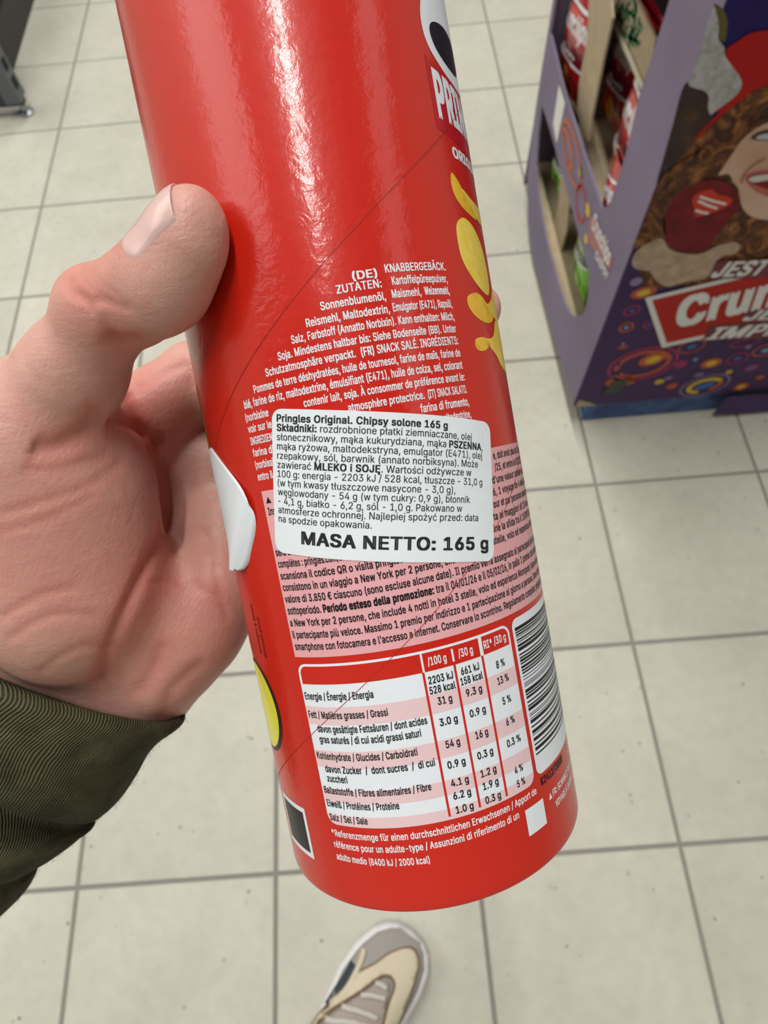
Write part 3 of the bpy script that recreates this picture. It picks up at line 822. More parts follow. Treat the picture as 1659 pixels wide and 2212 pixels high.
sn = node(t, 'ShaderNodeMath', operation='SINE'); lk(t, sw.outputs[0], sn.inputs[0])
nf = noise_tex(t, mpk.outputs[0], 2.2, 4, 0.7)
sm_ = node(t, 'ShaderNodeMath', operation='MULTIPLY_ADD'); lk(t, nf.outputs[0], sm_.inputs[0]); sm_.inputs[1].default_value = 1.6; lk(t, sn.outputs[0], sm_.inputs[2])
rk = ramp(t, sm_.outputs[0], [(0.0, (0.034, 0.034, 0.015)), (0.5, (0.084, 0.082, 0.043)), (1.0, (0.21, 0.20, 0.12))])
mrk = node(t, 'ShaderNodeMapRange'); mrk.inputs['From Min'].default_value = -0.6; mrk.inputs['From Max'].default_value = 2.4; lk(t, sm_.outputs[0], mrk.inputs[0]); lk(t, mrk.outputs[0], rk.inputs[0])
nd = noise_tex(t, mpk.outputs[0], 0.09, 3, 0.6); rd = ramp(t, nd.outputs[0], [(0.35, (0.62, 0.60, 0.56)), (0.65, (1.1, 1.1, 1.05))])
mk = node(t, 'ShaderNodeMix', data_type='RGBA', blend_type='MULTIPLY'); mk.inputs[0].default_value = 1; lk(t, rk.outputs[0], mk.inputs[6]); lk(t, rd.outputs[0], mk.inputs[7])
lk(t, mk.outputs[2], b.inputs['Base Color'])
bp = bump(t, b, sm_.outputs[0], 0.9, 0.00035)
b.inputs['Specular IOR Level'].default_value = 0.15

# right and left outline of the cuff, depth of its middle, half thickness, all down the arm
rings = [((386, 1562), (-215, 1330), 190, 19, -9), ((380, 1552), (-222, 1322), 189, 23, -3), ((386, 1549), (-226, 1318), 187, 25, 0), ((391, 1556), (-230, 1330), 186, 26, 0.6),
         ((383, 1575), (-235, 1352), 186, 27, 0.8), ((340, 1606), (-245, 1385), 187, 28.5, 0.6), ((308, 1640), (-255, 1420), 188, 29.5, 0), ((280, 1690), (-268, 1462), 190, 30, 0),
         ((250, 1735), (-276, 1480), 193, 28.5, 0), ((222, 1762), (-284, 1500), 197, 23, 0), ((203, 1774), (-292, 1512), 204, 13, 0), ((193, 1780), (-302, 1560), 206, 9, 0), ((188, 1786), (-310, 1610), 206, 12, 0), ((184, 1796), (-316, 1630), 199, 25, 0),
         ((160, 1822), (-324, 1655), 196, 31, 0), ((120, 1850), (-338, 1675), 198, 32, 0), ((78, 1874), (-352, 1690), 202, 31, 0), ((52, 1884), (-366, 1718), 206, 27, 0), ((44, 1896), (-374, 1738), 208, 27, 0), ((48, 1915), (-384, 1760), 208, 31, 0),
         ((30, 1950), (-400, 1800), 212, 33, 0), ((-10, 1990), (-430, 1850), 218, 33, 0), ((-60, 2040), (-470, 1900), 225, 33, 0), ((-130, 2110), (-530, 1970), 232, 34, 0), ((-200, 2180), (-600, 2040), 240, 34, 0)]
def dense(rows, n):
    R = np.array([[r[0][0], r[0][1], r[1][0], r[1][1], r[2], r[3]] for r in rows], float)
    return np.array(spline([tuple(x) for x in R], n))
RR = dense(rings, 6); NR = len(RR); NK = 150; VS = []; UVs = []
acc = 0.0
for i, r in enumerate(RR):
    a = hp(r[0], r[1], r[4]); c = hp(r[2], r[3], r[4] + 2)
    mid = (a + c) / 2; ex = (a - c) / 2; hw_ = np.linalg.norm(ex)
    if i: acc += np.linalg.norm(mid - pm_)
    pm_ = mid; ez = np.array((0, 0.12, 1.0)); ez /= np.linalg.norm(ez)
    for k in range(NK):
        th_ = 2 * math.pi * k / NK
        c_, s_ = math.cos(th_), math.sin(th_)
        e_ = 0.86
        X = math.copysign(abs(c_) ** e_, c_); Z = math.copysign(abs(s_) ** e_, s_)
        jag = 0.35 * mnoise.noise(Vector((k * 0.33, i * 0.27, 0))) + 0.9 * mnoise.noise(Vector((k * 0.06, i * 0.11, 5)))
        VS.append(mid + ex * X * (1 + 0.004 * jag) + ez * (r[5] * Z + jag * 0.8))
        arc = th_ * (hw_ + r[5]) / 2; UVs.append((arc, acc))
FS = [(i * NK + k, i * NK + (k + 1) % NK, (i + 1) * NK + (k + 1) % NK, (i + 1) * NK + k) for i in range(NR - 1) for k in range(NK)]
sleeve = from_py('sleeve', held_local(np.array(VS)), FS, M_knit, person, 'olive green ribbed knit sleeve bunched at the wrist', True)
ul = sleeve.data.uv_layers.new(name='knit'); 
for poly in sleeve.data.polygons:
    ks = [v % NK for v in poly.vertices]; wrapk = max(ks) - min(ks) > 2
    for li, v in zip(poly.loop_indices, poly.vertices):
        u, w = UVs[v]
        if wrapk and v % NK == 0: u = 2 * math.pi * (UVs[v + NK - 1][0] / (2 * math.pi * (NK - 1) / NK))
        ul.data[li].uv = (u, w)
sd_ = sleeve.modifiers.new('cloth', 'SOLIDIFY'); sd_.thickness = 0.0011; sd_.offset = -1

# loose fibres standing off the worn knit
rf = random.Random(21); V = []; Fc = []; VSA = np.array(VS)
for q in range(900):
    i = rf.randrange(8, NR - 2); k = rf.choice((rf.randint(-9, 9), rf.randint(-30, 60))) % NK
    p0 = VSA[i * NK + k]; mid = VSA[i * NK:(i + 1) * NK].mean(0); n_ = p0 - mid; n_ /= np.linalg.norm(n_)
    d1 = n_ * 1.0 + np.array([rf.uniform(-1, 1) for _ in range(3)]) * 0.8; d1 /= np.linalg.norm(d1); d2 = np.array([rf.uniform(-1, 1) for _ in range(3)]); L_ = rf.uniform(0.5, 1.5); r_ = 0.04
    pts = [p0 - n_ * 0.2, p0 + d1 * L_ * 0.5, p0 + d1 * L_ * 0.8 + d2 * L_ * 0.35, p0 + d1 * L_ * 0.6 + d2 * L_ * 0.8]
    b0 = len(V)
    for p in pts:
        for a in (0, 2.1, 4.2): V.append(p + r_ * (math.cos(a) * np.cross(d1, n_ + 0.1) + math.sin(a) * n_))
    for s_ in range(3):
        for a in range(3): Fc.append((b0 + s_ * 3 + a, b0 + s_ * 3 + (a + 1) % 3, b0 + s_ * 3 + 3 + (a + 1) % 3, b0 + s_ * 3 + 3 + a))
fz = from_py('loose_fibres', held_local(np.array(V)), Fc, plain('olive_fibre', (0.07, 0.066, 0.035), 0.9), sleeve); fz['kind'] = 'stuff'

# ------------------------------------------------------------------ running shoe on the floor
# local frame: x forward to the toe, y to the left, z up
toe = Vector((0.868, -0.079, 0)); back = Vector((0.60, -0.42, 0))
fx = (Vector((0.874, -0.068, 0)) - Vector((0.752, -0.225, 0))).normalized()
fy = Vector((-fx.y, fx.x, 0))
SHM = Matrix(((fx.x, fy.x, 0, toe.x), (fx.y, fy.y, 0, toe.y), (0, 0, 1, 0), (0, 0, 0, 1)))
shoe = bpy.data.objects.new('running_shoe', None); COL.objects.link(shoe); shoe.parent = person
shoe.matrix_world = SHM; shoe.matrix_parent_inverse = Matrix.Identity(4); shoe.matrix_basis = PINV @ SHM
# outline (x back from the toe is negative): left edge, right edge
prof_s = [(0.0, -0.012, -0.012), (-0.004, 0.012, -0.036), (-0.012, 0.026, -0.050), (-0.03, 0.041, -0.062), (-0.06, 0.052, -0.068), (-0.10, 0.056, -0.068), (-0.15, 0.050, -0.058), (-0.20, 0.043, -0.043), (-0.25, 0.041, -0.040), (-0.285, 0.030, -0.032), (-0.302, 0.006, -0.008)]
PS = np.array(prof_s)
def edge(x):
    return np.interp(-x, -PS[:, 0], PS[:, 1]), np.interp(-x, -PS[:, 0], PS[:, 2])
def top_h(x):      # height of the upper along its middle
    return float(np.interp(-x, [0, 0.006, 0.02, 0.05, 0.10, 0.15, 0.19, 0.25, 0.30], [0.034, 0.044, 0.054, 0.061, 0.076, 0.098, 0.112, 0.112, 0.10]))
def sole_loft(name, zs, mat, par):
    xs = [0.0, -0.0015, -0.004, -0.008, -0.012, -0.02, -0.03, -0.045, -0.06, -0.08, -0.10, -0.125, -0.15, -0.175, -0.20, -0.225, -0.25, -0.27, -0.285, -0.295, -0.302]
    out = [(x, edge(x)[0]) for x in xs] + [(x, edge(x)[1]) for x in xs[::-1][1:-1]]
    cx = (-0.12, 0.0); V = []; n = len(out)
    for z, s in zs:
        for x, y in out:
            dx, dy = x - cx[0], y - cx[1]; L = math.hypot(dx, dy); V.append((x - dx / L * s, y - dy / L * s, z + 0.012 * max(0, 1 + x / 0.07) * (1 - z / 0.06)))
    Fq = [(i * n + k, i * n + (k + 1) % n, (i + 1) * n + (k + 1) % n, (i + 1) * n + k) for i in range(len(zs) - 1) for k in range(n)]
    Fq.append(tuple(range(n))[::-1]); Fq.append(tuple((len(zs) - 1) * n + k for k in range(n)))
    return from_py(name, V, Fq, mat, par, None, True)
M_foam = plain('white_foam', (0.66, 0.65, 0.66), 0.6)
sole_loft('midsole', [(0.006, 0.010), (0.010, 0.004), (0.02, 0.0), (0.032, 0.0015), (0.038, 0.005), (0.040, 0.009)], M_foam, shoe)
sole_loft('outsole', [(0.0, 0.014), (0.003, 0.011), (0.007, 0.010)], plain('pale_rubber', (0.45, 0.43, 0.40), 0.7), shoe)
M_mesh, t, b = nt('grey_mesh_fabric', 0.8, (0.30, 0.275, 0.25))
vm = node(t, 'ShaderNodeTexVoronoi', feature='F1'); vm.inputs['Scale'].default_value = 900; lk(t, coords(t), vm.inputs['Vector'])
bump(t, b, vm.outputs['Distance'], 0.6, 0.0005)
def upper_pt(x, s, lift=0.0):
    """s in -1..1 across from right to left"""
    l, r = edge(x); l -= 0.0085; r += 0.0085
    if l < r: l = r = (l + r) / 2
    m, h = (l + r) / 2, (l - r) / 2
    H = top_h(x) + lift; z0 = 0.036
    a = s * math.pi / 2; yy = m + (h + lift * 0.6) * math.copysign(abs(math.sin(a)) ** 0.85, a); zz = z0 + (H - z0) * abs(math.cos(a)) ** 0.75
    return (x + lift * 0.5 * (1 if x > -0.03 else 0), yy, zz)
def upper_xy(x, y, lift):
    l, r = edge(x); l -= 0.0085; r += 0.0085; m, h = (l + r) / 2, max((l - r) / 2, 1e-3)
    q = max(-0.995, min(0.995, (y - m) / h)); a = math.asin(math.copysign(abs(q) ** (1 / 0.85), q))
    return (x, y, 0.036 + (top_h(x) - 0.036) * abs(math.cos(a)) ** 0.75 + lift)
xs = [-0.006, -0.009, -0.014, -0.02, -0.03, -0.04, -0.055, -0.07, -0.085, -0.10, -0.115, -0.13, -0.145, -0.16, -0.175, -0.19]
NSX = 40; V = []; Fc = []
for x in xs:
    for k in range(NSX + 1): V.append(upper_pt(x, -1 + 2 * k / NSX))
for i in range(len(xs) - 1):
    for k in range(NSX): Fc.append((i * (NSX + 1) + k, i * (NSX + 1) + k + 1, (i + 1) * (NSX + 1) + k + 1, (i + 1) * (NSX + 1) + k))
Fc.append(tuple(range(NSX + 1)))
from_py('upper', V, Fc, M_mesh, shoe, 'grey mesh upper at the toe', True)
# heel part with collar
V = []; Fc = []
xs2 = [-0.18, -0.20, -0.225, -0.25, -0.27, -0.285, -0.296]
for x in xs2:
    l, r = edge(x); l -= 0.006; r += 0.006
    for (f, z) in ((1, 0.036), (1.02, 0.06), (0.98, 0.085), (0.86, 0.105), (0.7, 0.112), (-0.7, 0.112), (-0.86, 0.105), (-0.98, 0.085), (-1.02, 0.06), (-1, 0.036)):
        m, h = (l + r) / 2, (l - r) / 2; V.append((x, m + h * f, z))
for i in range(len(xs2) - 1):
    for k in range(9):
        if k != 4: Fc.append((i * 10 + k, i * 10 + k + 1, (i + 1) * 10 + k + 1, (i + 1) * 10 + k))
Fc.append(tuple(60 + k for k in range(10)))
from_py('heel_counter', V, Fc, M_mesh, shoe, None, True)
# overlays: measured outline points on the photo's shoe in its own frame
def drape(pts, lift, name, mat, label=None, w=None):
    bm = bmesh.new()
    if w is None: bm.faces.new([bm.verts.new((x, y, 0)) for x, y in pts])
    else:
        f = Flat(None, 0); f.stroke(pts, w); vs = [bm.verts.new((x, y, 0)) for x, y in f.V]
        for q in f.F: bm.faces.new([vs[i] for i in q])
    for ax_, lim in ((0, (-0.20, 0.0)), (1, (-0.07, 0.07))):
        v_ = lim[0]
        while v_ < lim[1]:
            no = (1, 0, 0) if ax_ == 0 else (0, 1, 0)
            bmesh.ops.bisect_plane(bm, geom=bm.verts[:] + bm.edges[:] + bm.faces[:], plane_co=(v_ * no[0], v_ * no[1], 0), plane_no=no); v_ += 0.006
    bmesh.ops.triangulate(bm, faces=bm.faces[:])
    for v_ in bm.verts: v_.co = Vector(upper_xy(v_.co.x, v_.co.y, lift))
    o = from_bm(name, bm, mat, shoe, label, True); m_ = o.modifiers.new('thick', 'SOLIDIFY'); m_.thickness = 0.0012; m_.offset = 0
    return o
M_cream = plain('cream_suede', (0.56, 0.49, 0.36), 0.75)
M_brown = plain('brown_piping', (0.17, 0.085, 0.04), 0.7)
def px2shoe(px, py, z):
    r = CAM_ROT @ Vector(((px - 829.5) / FOCAL, -(py - 1106) / FOCAL, -1.0))
    P = CAM_LOC + r * ((z - CAM_LOC.z) / r.z); q = SHM.inverted() @ P; return q
def onshoe(pts, it=5):
    out = []
    for px, py in pts:
        z = 0.055
        for _ in range(it): q = px2shoe(px, py, z); z = min(0.115, upper_xy(q.x, q.y, 0)[2])
        out.append((q.x, q.y))
    return out
zsx = lambda x, y: (620 + x * 380 / 1659, 1940 + y * 272 / 1187)
outer_l = [zsx(*p) for p in ((120, 1300), (250, 1180), (330, 1060), (560, 900), (650, 730), (700, 690), (850, 610), (960, 530), (1080, 480), (1170, 475), (1225, 540), (1235, 640), (1200, 780), (1150, 930), (1090, 1080), (1000, 1300))]
inner_l = [zsx(*p) for p in ((880, 1300), (920, 1130), (960, 980), (1005, 860), (1010, 790), (970, 735), (900, 730), (830, 770), (700, 870), (560, 960), (420, 1050), (330, 1130), (200, 1300))]
O = spline(onshoe(outer_l), 4); I = spline(onshoe(inner_l), 4)
drape(O + I, 0.0022, 'toe_overlay', M_cream, 'cream suede loop over the toe')
drape(O, 0.0016, 'piping', M_brown, 'brown edging round the cream loop', 0.0042)
drape(I, 0.0030, 'piping', M_brown, None, 0.0030)
lace_me = None
for k, (a, c) in enumerate((((835, 790), (940, 850)), ((700, 905), (930, 945)), ((520, 1010), (860, 1130)), ((360, 1120), (820, 1220)))):
    pts = onshoe([zsx(*a), zsx((a[0] + c[0]) / 2, (a[1] + c[1]) / 2 - 12), zsx(*c)])
    drape(spline(pts, 5), 0.0045, 'lace', plain('pale_lace', (0.5, 0.47, 0.42), 0.8) if k == 0 else bpy.data.materials['pale_lace'], None, 0.006)
tong = spline(onshoe([zsx(*p) for p in ((300, 1300), (420, 1100), (620, 960), (820, 820), (930, 770), (970, 830), (930, 1000), (860, 1300))]), 3, True)
drape(tong, 0.0012, 'tongue', plain('taupe_tongue', (0.33, 0.28, 0.24), 0.8), 'taupe padded tongue under the laces')
drape(spline(onshoe([zsx(*p) for p in ((730, 470), (690, 600), (640, 720), (560, 860), (400, 1000))]), 4), 0.0026, 'side_strap', M_cream, None, 0.007)
drape(spline(onshoe([zsx(*p) for p in ((625, 610), (560, 730), (470, 870), (380, 1000))]), 4), 0.0018, 'side_stripe', plain('dark_side_stripe', (0.02, 0.03, 0.05), 0.6), 'dark stripe on the inner side', 0.009)

# trouser leg rising from the shoe
M_denim, t, b = nt('blue_denim', 0.85, (0.06, 0.10, 0.20))
nn_ = noise_tex(t, coords(t), 900, 3); bump(t, b, nn_.outputs[0], 0.4, 0.0006)
leg = []; Fc = []
base_c = SHM @ Vector((-0.235, 0, 0))
for i, (z, r) in enumerate(((0.085, 0.074), (0.10, 0.078), (0.16, 0.077), (0.25, 0.080), (0.36, 0.086), (0.48, 0.090), (0.56, 0.092))):
    for k in range(40):
        a = 2 * math.pi * k / 40; w = 0.004 * mnoise.noise(Vector((k * 0.4, z * 14, 1)))
        P = Vector((base_c.x - 0.03 * z + (r + w) * math.cos(a), base_c.y - 0.02 - 0.22 * z + (r + w) * math.sin(a) * 0.95, z + 0.012 * math.sin(a + 1) * (1 if i == 0 else 0)))
        leg.append(PINV @ P)
Fc = [(i * 40 + k, i * 40 + (k + 1) % 40, (i + 1) * 40 + (k + 1) % 40, (i + 1) * 40 + k) for i in range(6) for k in range(40)]
tl = from_py('trouser_leg', leg, Fc, M_denim, person, 'blue trouser leg above the shoe', True)
tm = tl.modifiers.new('cloth', 'SOLIDIFY'); tm.thickness = 0.0015
# ------------------------------------------------------------------ cardboard pallet display with crisp bags
def on_plane(px, py, axis, val):
    r = CAM_ROT @ Vector(((px - 829.5) / FOCAL, -(py - 1106) / FOCAL, -1.0))
    return CAM_LOC + r * ((val - CAM_LOC[axis]) / r[axis])
DX, DY, DX1, DY1, DTOP = 1.290, 0.812, 1.90, 1.475, 1.10
display = thing('display_stand', 'purple printed cardboard display stand with zigzag side openings, standing on the blue pallet', 'display', Matrix.Translation((DX, DY, 0)))
DI = Matrix.Translation((-DX, -DY, 0))
M_lilac, t, b = nt('lilac_cardboard', 0.6, (0.16, 0.125, 0.20))
n = noise_tex(t, coords(t), 6, 3); r = ramp(t, n.outputs[0], [(0.3, (0.15, 0.12, 0.185)), (0.7, (0.185, 0.15, 0.225))]); lk(t, r.outputs[0], b.inputs[0])
M_violet = plain('violet_cardboard', (0.050, 0.028, 0.095), 0.5)
M_tan, t, b = nt('brown_cardboard', 0.8, (0.36, 0.29, 0.19))
n = noise_tex(t, coords(t), 40, 4); r = ramp(t, n.outputs[0], [(0.3, (0.33, 0.265, 0.17)), (0.7, (0.40, 0.32, 0.215))]); lk(t, r.outputs[0], b.inputs[0])
M_cut = plain('cut_card_edge', (0.55, 0.49, 0.38), 0.85)
M_poster_bg, t, b = nt('poster_purple', 0.55, (0.03, 0.012, 0.07))
sx = node(t, 'ShaderNodeSeparateXYZ'); lk(t, coords(t), sx.inputs[0])
r = ramp(t, sx.outputs[2], [(0.0, (0.060, 0.030, 0.090)), (0.45, (0.040, 0.018, 0.085)), (0.8, (0.012, 0.004, 0.085)), (1.0, (0.012, 0.004, 0.085))]); lk(t, r.outputs[0], b.inputs[0])

def plate(name, outline, holes, mapper, thick, mat, parent, label=None):
    """flat board with openings; mapper takes the 2D outline to the parent's frame"""
    P = []; E = []
    for loop in [outline] + holes:
        n0 = len(P); P += [Vector(q) for q in loop]; E += [(n0 + k, n0 + (k + 1) % len(loop)) for k in range(len(loop))]
    r = delaunay_2d_cdt(P, E, [], 0, 1e-6); fc = []
    for f in r[2]:
        c = sum((r[0][i] for i in f), Vector((0, 0))) / len(f); inside = False
        for a, b2 in E:
            p, q = P[a], P[b2]
            if (p.y > c.y) != (q.y > c.y) and c.x < p.x + (q.x - p.x) * (c.y - p.y) / (q.y - p.y): inside = not inside
        if inside: fc.append(f)
    o = from_py(name, [mapper(*v) for v in r[0]], fc, mat, parent, label)
    m = o.modifiers.new('board', 'SOLIDIFY'); m.thickness = thick; m.offset = 0
    return o
def side_map(y, z, lift=0.0): return (-lift, y - DY, z)        # on the stand's left face
def front_map(x, z, lift=0.0): return (x - DX, -lift, z)
low_hole = spline([(1.415, 0.235), (1.43, 0.30)], 2) + [(1.35, 0.306), (0.935, 0.308)] + spline([(0.912, 0.275), (0.902, 0.245), (0.92, 0.215), (0.978, 0.162), (1.107, 0.143), (1.234, 0.141), (1.37, 0.170), (1.415, 0.235)], 4)[:-1]
up_hole = [(1.455, 0.425), (1.30, 0.412), (0.965, 0.42)] + spline([(0.94, 0.445), (0.938, 0.535), (0.953, 0.61), (0.950, 0.71), (0.955, 0.80)], 3) + [(1.46, 0.80)]
outline = [(0.812, 0.072), (1.28, 0.016), (1.37, 0.045), (1.45, 0.115), (1.470, 0.237), (1.475, 0.345), (1.48, DTOP), (0.812, DTOP)]
plate('side_panel', outline, [low_hole, up_hole], lambda y, z: side_map(y, z), 0.004, M_lilac, display, 'lilac side with two cut-out openings')
plate('side_panel', [(0.812, 0.072), (1.475, 0.072), (1.475, DTOP), (0.812, DTOP)], [], lambda y, z: (DX1 - DX, y - DY, z), 0.004, M_lilac, display)
plate('back_panel', [(DX, 0.072), (DX1, 0.072), (DX1, DTOP), (DX, DTOP)], [], lambda x, z: (x - DX, DY1 - DY, z), 0.004, M_lilac, display)
front = plate('front_panel', [(DX - 0.002, 0.068), (DX1, 0.068), (DX1, DTOP), (DX - 0.002, DTOP)], [], lambda x, z: front_map(x, z), 0.004, M_poster_bg, display, 'printed front with a smiling woman in a red hat')
box('tray', 0.003, DX1 - DX - 0.003, 0.004, DY1 - DY - 0.004, 0.125, 0.131, M_tan, display)
box('tray', 0.003, DX1 - DX - 0.003, 0.004, DY1 - DY - 0.004, 0.318, 0.324, M_tan, display)
box('tray', 0.003, DX1 - DX - 0.003, 0.004, DY1 - DY - 0.004, 0.812, 0.818, M_tan, display)
box('divider', 0.30, 0.304, 0.006, DY1 - DY - 0.006, 0.131, DTOP - 0.02, M_tan, display)
def P2(lst, conv, axis, val):
    out = []
    for p in lst:
        q = on_plane(*conv(*p), axis, val); out.append((q.y, q.z) if axis == 0 else (q.x, q.z))
    return out
za = lambda x, y: (1130 + x * 529 / 1659, y * 500 / 1568)
zb_ = lambda x, y: (1130 + x * 529 / 1659, 450 + y * 500 / 1568)
zt = lambda x, y: (1359 + x * 300 / 1659, y * 400 / 2212)
zu = lambda x, y: (1359 + x * 300 / 1276, 380 + y * 520 / 2212)
def inner_board(pts, conv, xval, name, label, edge=None):
    o = plate(name, P2(pts, conv, 0, xval), [], lambda y, z: (xval - DX, y - DY, z), 0.004, M_tan, display, label)
    return o
inner_board([(455, -60), (600, -60), (612, 120), (545, 420), (470, 800), (448, 960), (405, 880), (372, 760), (385, 560), (440, 260)], za, 1.318, 'divider', 'brown card upright inside the upper opening')
inner_board([(120, 400), (160, 560), (235, 720), (225, 420), (300, 150), (330, -150), (270, -300), (240, 0)], zb_, 1.318, 'divider', 'brown card upright inside the lower opening')
fl = inner_board([(575, -20), (830, 600), (850, 560), (905, 265), (770, -20)], za, 1.345, 'box_flap', 'brown box flap with green print')
ed = Flat(lambda y, z, l: (1.345 - DX - 0.003 - l, y - DY, z), 0.001).stroke(P2([(570, -20), (640, 180), (740, 390), (828, 600)], za, 0, 1.345), 0.011).build('flap_edge', M_cut, fl, 'pale torn edge of the flap')
M_greenink = plain('green_ink', (0.02, 0.13, 0.045), 0.7)
gp = Flat(lambda y, z, l: (1.345 - DX - 0.002 - l, y - DY, z), 0.001)
rg = random.Random(5)
for k in range(26):
    x0, y0 = rg.uniform(640, 800), rg.uniform(-20, 230); pts = [(x0, y0), (x0 + rg.uniform(-30, 30), y0 + 45), (x0 + rg.uniform(-25, 40), y0 + 100)]
    gp.stroke(P2(spline(pts, 4), za, 0, 1.345), 0.005)
gp.build('leaf_print', M_greenink, fl, 'green leaf print')

# print on the side lip
lipt = Flat(side_map, 0.003)
for cx, cz, a, b3, c in ((1.10, 0.36, 0.055, 0.040, 0), (1.19, 0.365, 0.03, 0.022, 0)):
    pass
M_orange = plain('orange_ink', (0.42, 0.10, 0.03), 0.5); M_ored = plain('red_ink', (0.40, 0.02, 0.02), 0.5); M_yel = plain('yellow_ink', (0.55, 0.36, 0.02), 0.5)
M_blue = plain('blue_ink', (0.02, 0.10, 0.34), 0.5); M_sky = plain('sky_ink', (0.16, 0.30, 0.48), 0.5); M_mag = plain('magenta_ink', (0.25, 0.01, 0.08), 0.5); M_lav = plain('lavender_ink', (0.19, 0.14, 0.30), 0.5)
M_pwhite = plain('poster_white', (0.62, 0.62, 0.62), 0.45); M_pred = plain('poster_red', (0.36, 0.016, 0.010), 0.55)
def ring_(F_, cx, cy, a, b3, w, a0=0, a1=360, rot=0):
    c, s = math.cos(math.radians(rot)), math.sin(math.radians(rot)); pts = []
    for k in range(37):
        t_ = math.radians(a0 + (a1 - a0) * k / 36); x, y = a * math.cos(t_), b3 * math.sin(t_); pts.append((cx + x * c - y * s, cy + x * s + y * c))
    F_.stroke(pts, w)
f1 = Flat(side_map, 0.003); f2 = Flat(side_map, 0.003); f3 = Flat(side_map, 0.003)
ring_(f1, 1.17, 0.372, 0.085, 0.030, 0.008); ring_(f1, 1.20, 0.362, 0.05, 0.016, 0.010, 20, 250); ring_(f3, 1.06, 0.352, 0.035, 0.025, 0.006)
f2.ellipse(1.10, 0.385, 0.012, 0.008).ellipse(1.02, 0.372, 0.014, 0.010).ellipse(0.99, 0.335, 0.010, 0.008)
f1.build('swirl_print', M_orange, display, 'orange swirls on the side lip'); f2.build('dot_print', M_yel, display); f3.build('swirl_print', M_ored, display)
f4 = Flat(side_map, 0.0028).poly([(1.33, 0.402), (1.27, 0.404), (1.27, 0.322), (1.32, 0.33)]); f4.build('print_patch', M_pwhite, display, 'pale logo patch on the side lip')
f5 = Flat(side_map, 0.003).poly(P2([(465, 50), (520, 80), (545, 200), (620, 330), (605, 420), (560, 370), (455, 230)], zb_, 0, DX)); lp_ = f5.build('logo_panel', plain('faded_red', (0.30, 0.10, 0.10), 0.5), display, 'small slanting logo on the side')
q0 = on_plane(*zb_(478, 130), 0, DX); q1 = on_plane(*zb_(590, 395), 0, DX)
def side_text(F_, s, p0, p1, cap, **k):
    V_, f_ = lettering(s, (-p0.y, p0.z), (-p1.y, p1.z), cap, **k); F_.add([(-a, c) for a, c in V_], f_)
f6 = Flat(side_map, 0.0036); side_text(f6, 'Crunchips', q0, q1, 0.030, fat=0.03, shear=0.1)
side_text(f6, 'CHIPSY', on_plane(*zb_(500, 330), 0, DX), on_plane(*zb_(580, 490), 0, DX), 0.014, fat=0.03)
f6.build('logo_text', M_pwhite, lp_)

# the printed poster on the front
FV = DY
def fp(lst, conv): return P2(lst, conv, 1, FV)
def layer(k): return 0.0026 + 0.0004 * k
M_hat = plain('print_red_hat', (0.36, 0.006, 0.004), 0.6)
M_pom, t, b = nt('print_white_fur', 0.6, (0.36, 0.37, 0.38)); n = noise_tex(t, coords(t), 90, 5, 0.75); r = ramp(t, n.outputs[0], [(0.3, (0.24, 0.235, 0.235)), (0.7, (0.46, 0.47, 0.48))]); lk(t, r.outputs[0], b.inputs[0])
M_hair, t, b = nt('print_curly_hair', 0.55, (0.1, 0.04, 0.02)); n = noise_tex(t, coords(t), 26, 6, 0.62, 2.6); r = ramp(t, n.outputs[0], [(0.32, (0.022, 0.010, 0.010)), (0.5, (0.10, 0.035, 0.015)), (0.62, (0.25, 0.10, 0.03)), (0.75, (0.42, 0.24, 0.09))]); lk(t, r.outputs[0], b.inputs[0])
M_hair2, t, b = nt('print_dark_hair', 0.55, (0.05, 0.03, 0.03)); n = noise_tex(t, coords(t), 14, 5, 0.6, 1.6); r = ramp(t, n.outputs[0], [(0.35, (0.030, 0.017, 0.020)), (0.55, (0.050, 0.028, 0.024)), (0.72, (0.14, 0.055, 0.025))]); lk(t, r.outputs[0], b.inputs[0])
M_face, t, b = nt('print_face', 0.5, (0.5, 0.33, 0.26)); n = noise_tex(t, coords(t), 12, 3); r = ramp(t, n.outputs[0], [(0.35, (0.44, 0.27, 0.20)), (0.65, (0.56, 0.40, 0.32))]); lk(t, r.outputs[0], b.inputs[0])
M_fur, t, b = nt('print_cream_fur', 0.6, (0.4, 0.3, 0.22)); n = noise_tex(t, coords(t), 60, 5, 0.7); r = ramp(t, n.outputs[0], [(0.3, (0.30, 0.21, 0.15)), (0.7, (0.46, 0.35, 0.26))]); lk(t, r.outputs[0], b.inputs[0])
M_mitt, t, b = nt('print_red_mitten', 0.6, (0.12, 0.01, 0.015)); n = noise_tex(t, coords(t), 40, 5, 0.7); r = ramp(t, n.outputs[0], [(0.3, (0.075, 0.006, 0.010)), (0.7, (0.20, 0.012, 0.018))]); lk(t, r.outputs[0], b.inputs[0])
M_heart = plain('print_heart', (0.50, 0.035, 0.015), 0.5); M_brow = plain('print_brow', (0.07, 0.025, 0.02), 0.5); M_lip = plain('print_lips', (0.42, 0.10, 0.09), 0.5); M_eye = plain('print_eye', (0.10, 0.11, 0.16), 0.4)
pic = bpy.data.objects.new('poster_picture', None); COL.objects.link(pic); pic.parent = display
pic['label'] = 'printed picture of a laughing curly-haired person in a red hat and mitten'
def art(name, k, pts, mat, conv, label=None, sp=4):
    pp = fp(pts, conv); pp = spline(pp, sp, True) if sp else pp
    return Flat(front_map, layer(k)).poly(pp).build(name, mat, pic, label)
